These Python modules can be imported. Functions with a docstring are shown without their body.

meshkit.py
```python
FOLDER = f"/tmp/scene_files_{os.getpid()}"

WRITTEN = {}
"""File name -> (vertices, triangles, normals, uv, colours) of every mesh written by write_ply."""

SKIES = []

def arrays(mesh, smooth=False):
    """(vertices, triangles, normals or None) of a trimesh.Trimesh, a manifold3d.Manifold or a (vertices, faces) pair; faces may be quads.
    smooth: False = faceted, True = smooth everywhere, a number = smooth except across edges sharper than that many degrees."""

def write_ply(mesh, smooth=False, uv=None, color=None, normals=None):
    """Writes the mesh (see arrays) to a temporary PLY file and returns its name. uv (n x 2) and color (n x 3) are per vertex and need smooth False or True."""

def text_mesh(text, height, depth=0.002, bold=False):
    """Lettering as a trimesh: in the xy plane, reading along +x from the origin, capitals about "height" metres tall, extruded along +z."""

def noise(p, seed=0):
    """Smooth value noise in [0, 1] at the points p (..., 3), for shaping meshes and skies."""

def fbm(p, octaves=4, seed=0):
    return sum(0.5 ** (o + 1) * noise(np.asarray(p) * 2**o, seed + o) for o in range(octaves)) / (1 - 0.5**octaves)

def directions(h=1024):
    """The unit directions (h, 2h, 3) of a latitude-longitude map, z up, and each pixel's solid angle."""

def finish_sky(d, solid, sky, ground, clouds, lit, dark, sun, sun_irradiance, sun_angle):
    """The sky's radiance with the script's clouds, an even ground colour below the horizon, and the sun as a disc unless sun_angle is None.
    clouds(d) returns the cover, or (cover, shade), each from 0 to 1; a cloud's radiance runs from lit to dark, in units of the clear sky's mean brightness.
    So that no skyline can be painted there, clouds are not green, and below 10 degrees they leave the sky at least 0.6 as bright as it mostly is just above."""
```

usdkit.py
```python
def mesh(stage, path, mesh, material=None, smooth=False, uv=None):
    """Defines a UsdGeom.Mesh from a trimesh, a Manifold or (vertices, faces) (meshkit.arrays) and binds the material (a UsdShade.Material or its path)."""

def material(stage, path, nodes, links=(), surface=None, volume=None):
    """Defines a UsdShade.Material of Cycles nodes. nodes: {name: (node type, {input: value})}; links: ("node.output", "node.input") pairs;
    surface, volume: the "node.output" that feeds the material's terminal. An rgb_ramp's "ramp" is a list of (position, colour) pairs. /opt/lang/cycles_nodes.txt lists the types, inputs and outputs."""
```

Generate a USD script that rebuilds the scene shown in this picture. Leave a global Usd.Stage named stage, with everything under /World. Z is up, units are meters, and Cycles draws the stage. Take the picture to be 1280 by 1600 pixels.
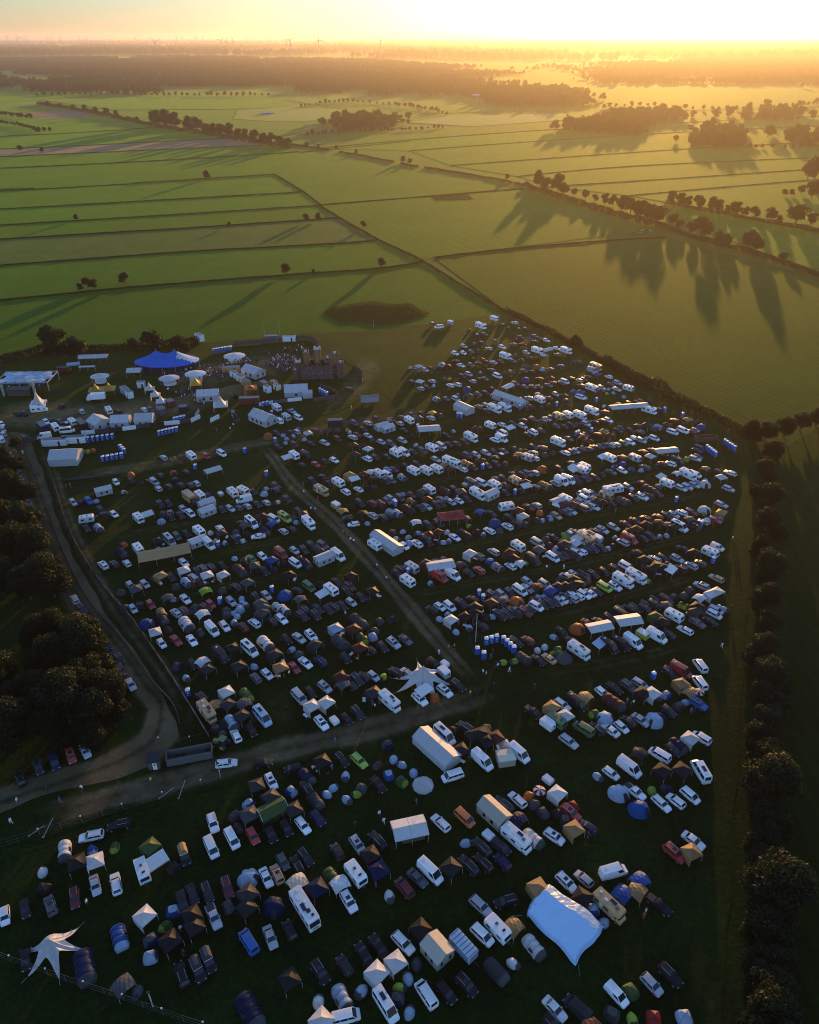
import math, random
import numpy as np, trimesh, usdkit, meshkit
from pxr import Usd, UsdGeom, UsdLux, UsdShade, Gf, Sdf, Vt

stage = Usd.Stage.CreateInMemory()
UsdGeom.SetStageUpAxis(stage, 'Z'); UsdGeom.SetStageMetersPerUnit(stage, 1.0)
W = UsdGeom.Xform.Define(stage, '/World')
UsdGeom.Scope.Define(stage, '/World/Looks')

# ------------------------------------------------------------------ camera
CAM_H, PITCH, F = 132.0, math.radians(32.1), 1183.0 / 1280.0
EXPOSURE = 1.6
cam = UsdGeom.Camera.Define(stage, '/World/camera')
cam.AddTranslateOp().Set(Gf.Vec3d(0, 0, CAM_H)); cam.AddRotateXOp().Set(90.0 - math.degrees(PITCH))
cam.CreateHorizontalApertureAttr(36.0); cam.CreateVerticalApertureAttr(45.0); cam.CreateFocalLengthAttr(36.0 * F)
cam.CreateClippingRangeAttr((1.0, 200000.0)); cam.CreateExposureAttr(EXPOSURE)

# ------------------------------------------------------------------ sky, sun
SUN_AZ, SUN_EL = math.radians(16.4), math.radians(3.9)
sky_mat = usdkit.material(stage, '/World/Looks/sky_look', {
    's': ('sky_texture', {'sky_type': 'single_scattering', 'sun_disc': False, 'sun_elevation': SUN_EL, 'sun_rotation': SUN_AZ,
                          'altitude': 0.0, 'air_density': 1.1, 'aerosol_density': 0.38, 'ozone_density': 5.5}),
    'h': ('hsv', {'saturation': .78}), 'b': ('background_shader', {'strength': 0.15})}, [('s.color', 'h.color'), ('h.color', 'b.color')], surface='b.background')
sky = UsdLux.DomeLight.Define(stage, '/World/sky')
UsdShade.MaterialBindingAPI.Apply(sky.GetPrim()).Bind(sky_mat)
sky.GetPrim().SetCustomDataByKey('kind', 'structure')
sun = UsdLux.DistantLight.Define(stage, '/World/sun')
sun.CreateNormalizeAttr(True); sun.CreateIntensityAttr(0.5); sun.CreateAngleAttr(0.8); sun.CreateColorAttr(Gf.Vec3f(1.0, 0.50, 0.115))
sun.AddRotateZOp().Set(-math.degrees(SUN_AZ)); sun.AddRotateXOp().Set(math.degrees(SUN_EL) - 90.0)
sun.GetPrim().SetCustomDataByKey('kind', 'structure')
HAZE_DENSITY, HAZE_G = 0.56e-4, 0.66

# ------------------------------------------------------------------ helpers
cP, sP = math.cos(PITCH), math.sin(PITCH)
def at(px, py, z=0.0):
    """The ground point that the photograph shows at this pixel (1280 x 1600)."""
    u, v = (px - 640) / 1183.0, (py - 800) / 1183.0
    d = np.array([u, cP - sP * v, -(sP + cP * v)])
    s = (z - CAM_H) / d[2]
    return np.array([d[0] * s, d[1] * s])
def mat(name, color, rough=0.6, **kw):
    return usdkit.material(stage, '/World/Looks/' + name, {'p': ('principled_bsdf', dict(base_color=color, roughness=rough, **kw))}, surface='p.BSDF')
def tag(p, label=None, cat=None, group=None, kind=None):
    p = p.GetPrim() if hasattr(p, 'GetPrim') else p
    for k, v in (('label', label), ('category', cat), ('group', group), ('kind', kind)):
        if v: p.SetCustomDataByKey(k, v)
    return p
_taken = {}
def numbered(parent, name):
    k = (parent, name); n = _taken.get(k, 0); _taken[k] = n + 1
    return f'{parent}/{name}' + (f'_{n:03d}' if n else '')
def define(name, mesh, material, parent='/World', smooth=False, kind=None):
    m = usdkit.mesh(stage, numbered(str(parent), name), mesh, material, smooth)
    if kind: tag(m, kind=kind)
    return m
_ONES = 'zeroth first second third fourth fifth sixth seventh eighth ninth tenth eleventh twelfth thirteenth fourteenth fifteenth sixteenth seventeenth eighteenth nineteenth'.split()
def nth(k):
    if k < 20: return _ONES[k]
    t = ['twenty', 'thirty', 'forty', 'fifty'][k // 10 - 2]
    return {'twenty': 'twentieth', 'thirty': 'thirtieth', 'forty': 'fortieth', 'fifty': 'fiftieth'}[t] if k % 10 == 0 else f'{t}-{_ONES[k % 10]}'
def dirv(h): return np.array([math.cos(h), math.sin(h)])

# ------------------------------------------------------------------ surface materials
def ground_mat(name, a, b, scale, fine=(0.7, 1.35), sheen=0.25, tint=(.45, .8, .05), rows=None, dirt=None, patch=None):
    """Grass or crop: two tones in slow noise, fine tufts, optional drill rows (angle, spacing, depth) and optional worn earth from the dirt primvar."""
    n = {'g': ('geometry', {}), 'n1': ('noise_texture', {'scale': scale, 'detail': 5.0, 'roughness': .6}),
         'r1': ('rgb_ramp', {'ramp': [(.35, a), (.65, b)]}),
         'n2': ('noise_texture', {'scale': 1.1, 'detail': 4.0, 'roughness': .75}),
         'm2': ('map_range', {'from_min': .3, 'from_max': .7, 'to_min': fine[0], 'to_max': fine[1]}),
         'mul': ('mix', {'mix_type': 'multiply', 'fac': 1.0}),
         'p': ('principled_bsdf', {'roughness': .9, 'specular_ior_level': .05, 'sheen_weight': sheen, 'sheen_roughness': .35, 'sheen_tint': tint}),
         'bp': ('bump', {'strength': .6, 'distance': .25})}
    l = [('g.position', 'n1.vector'), ('n1.fac', 'r1.fac'), ('g.position', 'n2.vector'), ('n2.fac', 'm2.value'), ('r1.color', 'mul.color1'), ('m2.result', 'mul.color2'),
         ('n2.fac', 'bp.height'), ('bp.normal', 'p.normal')]
    last = 'mul.color'
    if rows:
        ang, spacing, lo = rows
        n['map'] = ('mapping', {'rotation': (0, 0, -ang), 'scale': (1, 1, 1)})
        n['nd'] = ('noise_texture', {'scale': .03, 'detail': 3.0})
        n['wv'] = ('wave_texture', {'bands_direction': 'y', 'scale': 6.2832 / (20 * spacing), 'distortion': 1.2, 'detail': 3.0, 'detail_scale': .05})
        n['mw'] = ('map_range', {'from_min': 0., 'from_max': 1., 'to_min': lo, 'to_max': 1.1})
        n['mul3'] = ('mix', {'mix_type': 'multiply', 'fac': 1.0})
        l += [('g.position', 'map.vector'), ('map.vector', 'wv.vector'), ('wv.fac', 'mw.value'), (last, 'mul3.color1'), ('mw.result', 'mul3.color2')]
        last = 'mul3.color'
    if dirt:
        n['at'] = ('attribute', {'attribute': 'dirt'}); n['n3'] = ('noise_texture', {'scale': .35, 'detail': 6.0, 'roughness': .7})
        n['ad'] = ('math', {'math_type': 'multiply_add', 'value2': 1.5, 'value3': -.75})
        n['ad2'] = ('math', {'math_type': 'add'}); n['gate'] = ('math', {'math_type': 'multiply', 'use_clamp': True})
        n['st'] = ('map_range', {'from_min': .25, 'from_max': .75, 'to_min': 0., 'to_max': 1.})
        n['nc'] = ('noise_texture', {'scale': .12, 'detail': 5.0}); n['rc'] = ('rgb_ramp', {'ramp': [(.35, dirt[0]), (.65, dirt[1])]})
        n['md'] = ('mix', {'mix_type': 'mix'})
        l += [('g.position', 'n3.vector'), ('n3.fac', 'ad.value1'), ('ad.value', 'ad2.value1'), ('at.fac', 'ad2.value2'), ('ad2.value', 'st.value'), ('st.result', 'gate.value1'), ('at.fac', 'gate.value2'),
              ('g.position', 'nc.vector'), ('nc.fac', 'rc.fac'), ('gate.value', 'md.fac'), (last, 'md.color1'), ('rc.color', 'md.color2')]
        last = 'md.color'
    l.append((last, 'p.base_color'))
    return usdkit.material(stage, '/World/Looks/' + name, n, l, surface='p.BSDF')

EARTH = ((.085, .062, .034), (.16, .118, .066))
CAMP = ground_mat('camp_grass', (.006, .015, .0025), (.012, .027, .004), .06, fine=(.5, 1.6), sheen=.16, dirt=EARTH)
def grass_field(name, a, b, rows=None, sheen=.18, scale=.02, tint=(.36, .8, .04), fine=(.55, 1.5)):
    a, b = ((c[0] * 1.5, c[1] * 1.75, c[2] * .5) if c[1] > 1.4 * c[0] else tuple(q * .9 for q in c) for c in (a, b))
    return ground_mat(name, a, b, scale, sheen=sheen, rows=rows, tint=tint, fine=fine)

# ------------------------------------------------------------------ the land
def sheet(name, pts, material, z, kind='structure', label=None, step=None):
    from shapely.geometry import Polygon
    v, f = trimesh.creation.triangulate_polygon(Polygon(pts).buffer(0), engine='earcut')
    v = np.c_[v, np.full(len(v), z)]
    tri = v[f]; up = np.cross(tri[:, 1] - tri[:, 0], tri[:, 2] - tri[:, 0])[:, 2] < 0
    f[up] = f[up][:, ::-1]
    m = define(name, (v, f), material); tag(m, kind=kind, label=label)
    return m
FAR = 34000.0
base_land = grass_field('far_land_grass', (.020, .034, .010), (.045, .042, .018), scale=.0025, sheen=.2)
sheet('land', [(-FAR, -900), (FAR, -900), (FAR, 34000), (-FAR, 34000)], base_land, 0.0)
def P(*px): return [at(x, y) for x, y in px]
def row_ang(a, b):
    d = at(*b) - at(*a); return math.atan2(d[1], d[0])
LD = row_ang((0, 470), (450, 430))
LR = row_ang((660, 408), (1000, 600))
L1 = [(-500, 520), (0, 470), (200, 450), (450, 430), (600, 419), (662, 409)]
L2 = [(-500, 455), (0, 415), (300, 393), (560, 378), (592, 375)]
L3 = [(-500, 408), (0, 374), (300, 356), (532, 340)]
L4 = [(-500, 382), (0, 352), (250, 337), (500, 321)]
L5 = [(-500, 352), (0, 327), (250, 313), (475, 300)]
L6 = [(-500, 322), (0, 299), (210, 287), (430, 273)]
L7 = [(-500, 283), (0, 263), (230, 252), (470, 237)]
L8 = [(-500, 262), (0, 245), (200, 236), (412, 227)]
L9 = [(-500, 246), (0, 233), (200, 224), (395, 214)]
L10 = [(-500, 222), (0, 213), (160, 205), (260, 198)]
BOT = [(-500, 640), (0, 569), (80, 553), (240, 545), (310, 537), (480, 521), (560, 519), (690, 505), (790, 489)]
def strip(lo, hi): return P(*(lo + hi[::-1]))
GR = lambda k, s=1.0: tuple(c * s for c in k)
g_a, g_b = (.007, .036, .002), (.013, .052, .003)
fields = [
    (strip(BOT, L1), grass_field('meadow_by_the_stage', (.008, .034, .002), (.015, .046, .003), rows=(LD, 3.2, .62))),
    (strip(L1, L2 + [(660, 407)]), grass_field('green_strip_one', g_a, g_b, rows=(LD, 5, .75))),
    (strip(L2, L3), grass_field('brown_strip', (.034, .040, .014), (.060, .058, .024), scale=.035, rows=(LD, 4, .8))),
    (strip(L3, L4), grass_field('green_strip_two', (.008, .036, .002), (.015, .048, .003), rows=(LD, 6, .75))),
    (strip(L4, L5), grass_field('green_strip_three', (.010, .048, .002), (.017, .064, .004), rows=(LD, 6, .8))),
    (strip(L5, L6), grass_field('green_strip_four', (.010, .050, .002), (.018, .066, .004), rows=(LD, 7, .78))),
    (strip(L6, L7), grass_field('green_strip_five', (.009, .042, .002), (.016, .056, .004), rows=(LD, 7, .8))),
    (strip(L7, L8), grass_field('green_strip_six', (.011, .048, .002), (.018, .060, .004), rows=(LD, 9, .8))),
    (strip(L8, L9), grass_field('pale_strip', (.10, .085, .05), (.14, .11, .065), rows=(LD, 9, .85), tint=(.8, .7, .4))),
    (strip(L9, L10), grass_field('green_strip_seven', (.012, .055, .003), (.020, .068, .005), rows=(LD, 9, .8))),
    (P((-500, 222), (0, 213), (160, 205), (260, 198), (240, 188), (120, 180), (0, 184), (-500, 190)), grass_field('green_strip_eight', (.016, .052, .005), (.028, .062, .008))),
    (P((40, 176), (130, 172), (150, 183), (60, 186)), grass_field('grey_plot', (.06, .058, .045), (.085, .075, .055), tint=(.7, .6, .4))),
    (P((500, 322), (820, 296), (1035, 358), (800, 387), (680, 401), (661, 407), (592, 374)), grass_field('olive_meadow', (.014, .036, .003), (.026, .050, .005), rows=(LR, 9, .9), scale=.012)),
    (P((470, 238), (640, 263), (818, 293), (502, 321), (475, 300), (432, 273)), grass_field('meadow_by_the_farm_track', (.017, .038, .004), (.028, .050, .008), scale=.012)),
    (P((680, 405), (800, 390), (1040, 372), (1280, 434), (1700, 530), (1700, 590), (1280, 645), (1155, 674), (1000, 598), (900, 538), (792, 487)), grass_field('crop_field', (.0035, .019, .0012), (.007, .029, .002), rows=(LR, 3.6, .58), scale=.015)),
    (P((1040, 342), (1046, 320), (1280, 364), (1700, 430), (1700, 510), (1280, 424)), grass_field('bright_field', (.018, .055, .004), (.030, .068, .007), rows=(LR, 8, .8))),
    (P((1225, 700), (1280, 668), (1700, 560), (2100, 1600), (1900, 1750), (1240, 1750), (1235, 1200)), grass_field('field_beyond_the_hedge', (.004, .008, .002), (.006, .012, .003), scale=.05, rows=(math.pi / 2, 4, .8))),
]
RL = [[(480, 213), (640, 202), (860, 190), (1280, 170), (1800, 150)], [(500, 232), (640, 219), (860, 203), (1280, 182), (1800, 160)], [(640, 236), (840, 221), (1100, 205), (1280, 197), (1800, 172)],
      [(705, 259), (940, 242), (1090, 232), (1280, 222), (1800, 195)], [(810, 276), (990, 260), (1150, 252), (1280, 246), (1800, 215)], [(860, 292), (1090, 277), (1280, 264), (1800, 232)],
      [(985, 306), (1190, 288), (1280, 281), (1800, 250)], [(1040, 316), (1280, 362), (1800, 440)]]
cols = [((.026, .042, .006), (.044, .056, .012)), ((.020, .050, .005), (.034, .060, .008)), ((.018, .044, .004), (.030, .056, .008)), ((.022, .050, .005), (.034, .058, .009)), ((.018, .042, .004), (.028, .052, .007)), ((.021, .050, .005), (.032, .056, .009)), ((.026, .056, .005), (.038, .062, .010))]
for k in range(7):
    fields.append((strip(RL[k + 1], RL[k]), grass_field(f'upper_field_{k}', *cols[k], rows=(row_ang((640, 236), (840, 221)), 10, .85), scale=.008)))
for nm, pts, a, b in [('stubble_field', ((364, 186), (372, 172), (445, 168), (545, 172), (540, 188), (430, 190)), (.24, .15, .06), (.30, .18, .07)),
                      ('stubble_field_two', ((640, 192), (700, 181), (880, 178), (905, 186), (740, 198)), (.26, .16, .07), (.32, .2, .085)),
                      ('spring_field', ((60, 156), (360, 148), (430, 154), (420, 170), (180, 172)), (.022, .062, .005), (.04, .074, .01)),
                      ('plot_a', ((440, 156), (600, 150), (640, 162), (520, 168)), (.045, .058, .012), (.08, .075, .02)),
                      ('plot_b', ((480, 192), (640, 186), (640, 200), (470, 210)), (.05, .058, .014), (.075, .07, .02)),
                      ('plot_c', ((650, 166), (790, 168), (880, 172), (660, 178)), (.028, .056, .008), (.05, .064, .014)),
                      ('plot_d', ((940, 140), (1280, 132), (1600, 140), (1600, 168), (1280, 168), (930, 176)), (.03, .05, .008), (.06, .06, .018)),
                      ('plot_e', ((660, 130), (760, 128), (760, 138), (670, 140)), (.05, .062, .014), (.07, .07, .02)),
                      ('plot_f', ((0, 144), (110, 144), (140, 150), (0, 160)), (.022, .056, .006), (.035, .062, .01)),
                      ('plot_g', ((60, 79), (330, 82), (300, 88), (20, 87)), (.11, .08, .05), (.13, .09, .05)),
                      ('plot_h', ((500, 84), (620, 86), (600, 91), (500, 90)), (.06, .06, .03), (.1, .08, .04)),
                      ('plot_i', ((860, 100), (930, 98), (940, 104), (860, 106)), (.1, .08, .04), (.13, .1, .05))]:
    fields.append((P(*pts), grass_field(nm, a, b, scale=.006)))
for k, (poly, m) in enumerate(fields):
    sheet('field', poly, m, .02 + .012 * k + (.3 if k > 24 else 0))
water = mat('still_water', (.02, .03, .04), .08)
sheet('sea', P((-900, 65.5), (420, 65.5), (380, 63.2), (-900, 62.4)), water, .9)

# the camp meadow and its worn tracks, laid as thin sheets one above the other
camp = P((-420, 640), (0, 569), (80, 553), (240, 545), (310, 537), (480, 521), (560, 519), (690, 505), (795, 490), (900, 543), (1000, 602), (1160, 678), (1225, 700), (1235, 1200), (1240, 1750), (600, 2000), (-900, 1800), (-800, 1000))
sheet('camp_meadow', camp, CAMP, .30)
def smooth_line(pts, step=2.5):
    p = np.array(pts, float); d = np.r_[0, np.cumsum(np.linalg.norm(np.diff(p, axis=0), axis=1))]
    from scipy.interpolate import PchipInterpolator
    t = np.linspace(0, d[-1], max(3, int(d[-1] / step)))
    return np.c_[PchipInterpolator(d, p[:, 0])(t), PchipInterpolator(d, p[:, 1])(t)]
def ribbon(name, px, width, profile, z, seed=0, label=None, wob=.35, w_=1.3):
    c = smooth_line(P(*px)); n = np.gradient(c, axis=0); n /= np.linalg.norm(n, axis=1)[:, None]; n = np.c_[-n[:, 1], n[:, 0]]
    us = np.linspace(-1, 1, len(profile)); wv = w_ * width / 2 * (1 + wob * (meshkit.noise(np.c_[c * .15, np.full(len(c), seed)]) - .5))
    v = np.concatenate([np.c_[c + n * (u * wv)[:, None], np.full(len(c), z)] for u in us]); L = len(c); f = []
    for k in range(len(us) - 1):
        i = np.arange(L - 1); a = k * L + i; b = (k + 1) * L + i
        f += [np.c_[a, a + 1, b], np.c_[a + 1, b + 1, b]]
    f = np.vstack(f); tri = v[f]; fl = np.cross(tri[:, 1] - tri[:, 0], tri[:, 2] - tri[:, 0])[:, 2] < 0; f[fl] = f[fl][:, ::-1]
    fade = np.minimum(1, np.minimum(np.arange(L), np.arange(L)[::-1]) / 6.0)
    d = np.concatenate([np.full(L, q) * fade for q in profile])
    m = define(name, (v, f), CAMP)
    UsdGeom.PrimvarsAPI(m).CreatePrimvar('dirt', Sdf.ValueTypeNames.FloatArray, 'vertex').Set(Vt.FloatArray.FromNumpy(d.astype(np.float32)))
    tag(m, kind='structure', label=label)
RUT = [0, .3, .95, .9, .5, .9, .95, .3, 0]
SOFT = [0, .35, .6, .7, .7, .6, .35, 0]
ribbon('dirt_road', [(-60, 640), (10, 672), (38, 715), (62, 790), (92, 870), (137, 950), (188, 1010), (232, 1070), (258, 1110), (250, 1150), (205, 1187), (140, 1213), (60, 1240), (-30, 1270), (-200, 1320)], 9.5, [0, .4, 1., .95, .55, .95, 1., .95, .4, 0], .366, 1)
ribbon('dirt_lane', [(62, 690), (85, 745), (110, 820), (150, 900), (200, 975), (250, 1040), (285, 1100), (300, 1150)], 4.5, [0, .4, .75, .5, .75, .4, 0], .372, 2)
ribbon('camp_track', [(395, 690), (415, 703), (455, 755), (520, 815), (580, 880), (640, 950), (690, 1010), (735, 1060), (760, 1090)], 5.2, RUT, .338, 3)
ribbon('camp_track', [(790, 1060), (760, 1082), (690, 1108), (600, 1135), (520, 1155), (440, 1173), (350, 1200), (240, 1230), (120, 1262), (0, 1300)], 7.5, [0, .3, .75, .8, .65, .8, .8, .3, 0], .384, 4)
ribbon('camp_track', [(395, 1068), (430, 1095), (448, 1130), (440, 1172)], 8, SOFT, .332, 5)
ribbon('camp_track', [(85, 750), (170, 738), (260, 724), (360, 702), (430, 688), (520, 668), (640, 648)], 9, [0, .3, .65, .75, .6, .7, .3, 0], .366, 6)
ribbon('festival_ground', [(-40, 655), (40, 648), (130, 652), (230, 640), (300, 625), (370, 605), (440, 610)], 24, [0, .6, .8, .9, .9, .8, .6, 0], .372, 7)
ribbon('festival_ground', [(230, 600), (300, 590), (360, 580), (420, 572), (470, 566)], 30, [0, .5, .7, .8, .8, .7, .5, 0], .378, 8)
ribbon('festival_ground', [(470, 640), (520, 628), (560, 600), (575, 570), (540, 552)], 14, SOFT, .384, 9)
ribbon('mown_strip', [(1120, 668), (1158, 700), (1166, 760), (1160, 850), (1148, 960), (1135, 1100), (1120, 1300), (1105, 1500), (1090, 1750)], 4.6, [0, .1, .26, .15, .05, .15, .26, .1, 0], .390, 10)
LANES = [[(620, 762), (720, 746), (840, 728), (920, 713), (1020, 698), (1090, 690)], [(640, 812), (740, 792), (840, 775), (880, 767), (945, 760), (1020, 745), (1095, 728)], [(615, 871), (755, 847), (825, 831), (880, 816), (970, 797), (1070, 776), (1130, 762)],
         [(600, 942), (740, 911), (850, 892), (990, 861), (1070, 841), (1130, 822)], [(800, 978), (880, 957), (1020, 921), (1090, 901), (1130, 886)], [(800, 1062), (830, 1056), (930, 1040), (1020, 1022), (1110, 995)], [(640, 668), (695, 661), (812, 648), (882, 641), (900, 633), (1000, 617)],
         [(650, 718), (740, 706), (812, 698), (920, 673), (1040, 653), (1080, 646)], [(130, 846), (220, 832), (300, 816), (420, 800), (470, 790)], [(290, 873), (420, 849), (520, 830)], [(230, 938), (300, 926), (420, 905), (560, 880)], [(640, 588), (740, 577), (800, 572)], [(680, 527), (760, 517), (800, 512)]]
for k, rr in enumerate(LANES): ribbon('grass_aisle', rr, 4.2, [0, .3, .5, .3, .5, .3, 0], .304 + .002 * k, 20 + k)

# haze: one closed box of thin even air
hz = usdkit.material(stage, '/World/Looks/haze_look', {'v': ('principled_volume', {'color': (.92, .84, .72), 'density': HAZE_DENSITY, 'anisotropy': HAZE_G})}, volume='v.volume')
hb = trimesh.creation.box((2 * FAR + 2000, 37000, 222.0)); hb.apply_translation((0, 17000, 110.0))
define('haze', hb, hz, kind='stuff')

# ------------------------------------------------------------------ trees, hedges, banks
def leaf_mat(name, c, t, var=.35):
    return usdkit.material(stage, '/World/Looks/' + name, {
        'g': ('geometry', {}), 'o': ('object_info', {}), 'r': ('rgb_ramp', {'ramp': [(0, tuple(x * (1 - var) for x in c)), (.6, c), (1, tuple(min(1, x * (1 + var)) for x in c))]}),
        'd': ('principled_bsdf', {'roughness': .6, 'specular_ior_level': .3}), 't': ('translucent_bsdf', {'color': t}), 'm': ('mix_closure', {'fac': .35})},
        [('g.random_per_island', 'r.fac'), ('r.color', 'd.base_color'), ('d.BSDF', 'm.closure1'), ('t.BSDF', 'm.closure2')], surface='m.closure')
LEAF = [leaf_mat('leaf_oak', (.012, .024, .004), (.035, .06, .004)), leaf_mat('leaf_alder', (.010, .022, .004), (.03, .055, .004)), leaf_mat('leaf_willow', (.016, .028, .006), (.045, .065, .007))]
HEDGE_LEAF = leaf_mat('leaf_hedge', (.012, .022, .004), (.035, .05, .005))
DRY = leaf_mat('dry_reed', (.050, .040, .018), (.08, .06, .018))
BARK = mat('bark', (.05, .04, .028), .9)
def cards(centers, normals, sizes, rng):
    n = len(centers); t = rng.normal(size=(n, 3)); t -= (t * normals).sum(1)[:, None] * normals; t /= np.linalg.norm(t, axis=1)[:, None]
    b = np.cross(normals, t); s = sizes[:, None]
    v = np.stack([centers - t * s, centers + b * s * .6, centers + t * s, centers - b * s * .6], 1).reshape(-1, 3)
    i = np.arange(n)[:, None] * 4
    return v, np.vstack([i + [0, 1, 2], i + [0, 2, 3]])
def crown(rng, R, Hc, base, nblob, nleaf, size, squash=.8):
    """Leaves through lobes of a crown; returns (vertices, faces) and lobe centres."""
    th = rng.uniform(0, 2 * np.pi, nblob); rr = R * .62 * np.sqrt(rng.uniform(0, 1, nblob)); zz = base + Hc * (.18 + .66 * rng.uniform(0, 1, nblob))
    zz = np.where(rr > .45 * R, np.minimum(zz, base + Hc * .66), zz); c = np.c_[rr * np.cos(th), rr * np.sin(th), zz]; c[0] = (0, 0, base + Hc * .72)
    rad = R * rng.uniform(.22 if nblob > 20 else .32, .46 if nblob > 20 else .54, nblob)
    k = rng.integers(0, nblob, nleaf); d = rng.normal(size=(nleaf, 3)); d /= np.linalg.norm(d, axis=1)[:, None]
    q = rng.uniform(.62, 1.06, nleaf); p = c[k] + d * (rad[k] * q)[:, None] * [1, 1, squash]
    p[:, 2] = np.maximum(p[:, 2], base * .75)
    nn = d + rng.normal(scale=.6, size=d.shape); nn /= np.linalg.norm(nn, axis=1)[:, None]
    return cards(p, nn, size * rng.uniform(.6, 1.35, nleaf), rng), c
def tube(pts, r0, r1, sides=6):
    pts = np.array(pts, float); n = len(pts); r = np.linspace(r0, r1, n); t = np.gradient(pts, axis=0); t /= np.linalg.norm(t, axis=1)[:, None]
    a = np.cross(t, [.31, .95, .02]); a /= np.linalg.norm(a, axis=1)[:, None]; b = np.cross(t, a); g = np.arange(sides) * 2 * np.pi / sides
    v = (pts[:, None] + r[:, None, None] * (np.cos(g)[None, :, None] * a[:, None] + np.sin(g)[None, :, None] * b[:, None])).reshape(-1, 3); f = []
    for i in range(n - 1):
        for j in range(sides):
            p, q = i * sides + j, i * sides + (j + 1) % sides; f += [[p, q, q + sides], [p, q + sides, p + sides]]
    return trimesh.Trimesh(v, f, process=False)
CLASSES = stage.DefinePrim('/World/prototypes', 'Scope'); CLASSES.SetSpecifier(Sdf.SpecifierClass)
def proto(name):
    x = UsdGeom.Xform.Define(stage, '/World/prototypes/' + name); return x.GetPath()
def make_tree(key, rng, R, H, trunk, nblob, nleaf, size, leaf, limbs=6, squash=.85):
    path = proto(key); (v, f), c = crown(rng, R, H - trunk, trunk, nblob, nleaf, size, squash)
    usdkit.mesh(stage, f'{path}/crown', (v, f), leaf)
    parts = [tube([(0, 0, -.3), (.05 * R, 0, trunk * .6), (0, .04 * R, trunk + .45 * (H - trunk))], .045 * H * .6 + .05, .03 * H * .4)]
    for q in c[:limbs]:
        parts.append(tube([(0, 0, trunk * .8), q * .5 + np.array([0, 0, trunk * .45]), q], .014 * H, .005 * H, 5))
    usdkit.mesh(stage, f'{path}/trunk', trimesh.util.concatenate(parts), BARK, 40)
    return path
rt = np.random.default_rng(7)
FAR_LEAF = [leaf_mat(f'leaf_far_{k}', c, t) for k, (c, t) in enumerate([((.030, .046, .012), (.07, .10, .015)), ((.026, .044, .012), (.06, .09, .012)), ((.036, .050, .016), (.08, .10, .02))])]  # paler copies of the leaf colours, part of the haze put into them
NEAR_TREES = [make_tree(f'near_tree_{k}', rt, 5.2, 11.5, 1.8, 30, 15000, .27, LEAF[k % 3], 12) for k in range(4)]
BUSHES = [make_tree(f'near_bush_{k}', rt, 2.6, 4.2, .3, 12, 3400, .22, [HEDGE_LEAF, LEAF[1], LEAF[0]][k], 5) for k in range(3)]
MID_TREES = [make_tree(f'mid_tree_{k}', rt, 4.6, 10.0, 1.6, 12, 1300, .62, LEAF[k % 3], 5) for k in range(4)]
MID_BUSH = [make_tree(f'mid_bush_{k}', rt, 2.4, 3.4, .2, 7, 420, .5, [HEDGE_LEAF, LEAF[2]][k], 3) for k in range(2)]
FAR_TREES = [make_tree(f'far_tree_{k}', rt, 6.5, 13.0, 1.2, 8, 150, 1.9, FAR_LEAF[k], 2) for k in range(3)]
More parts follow.
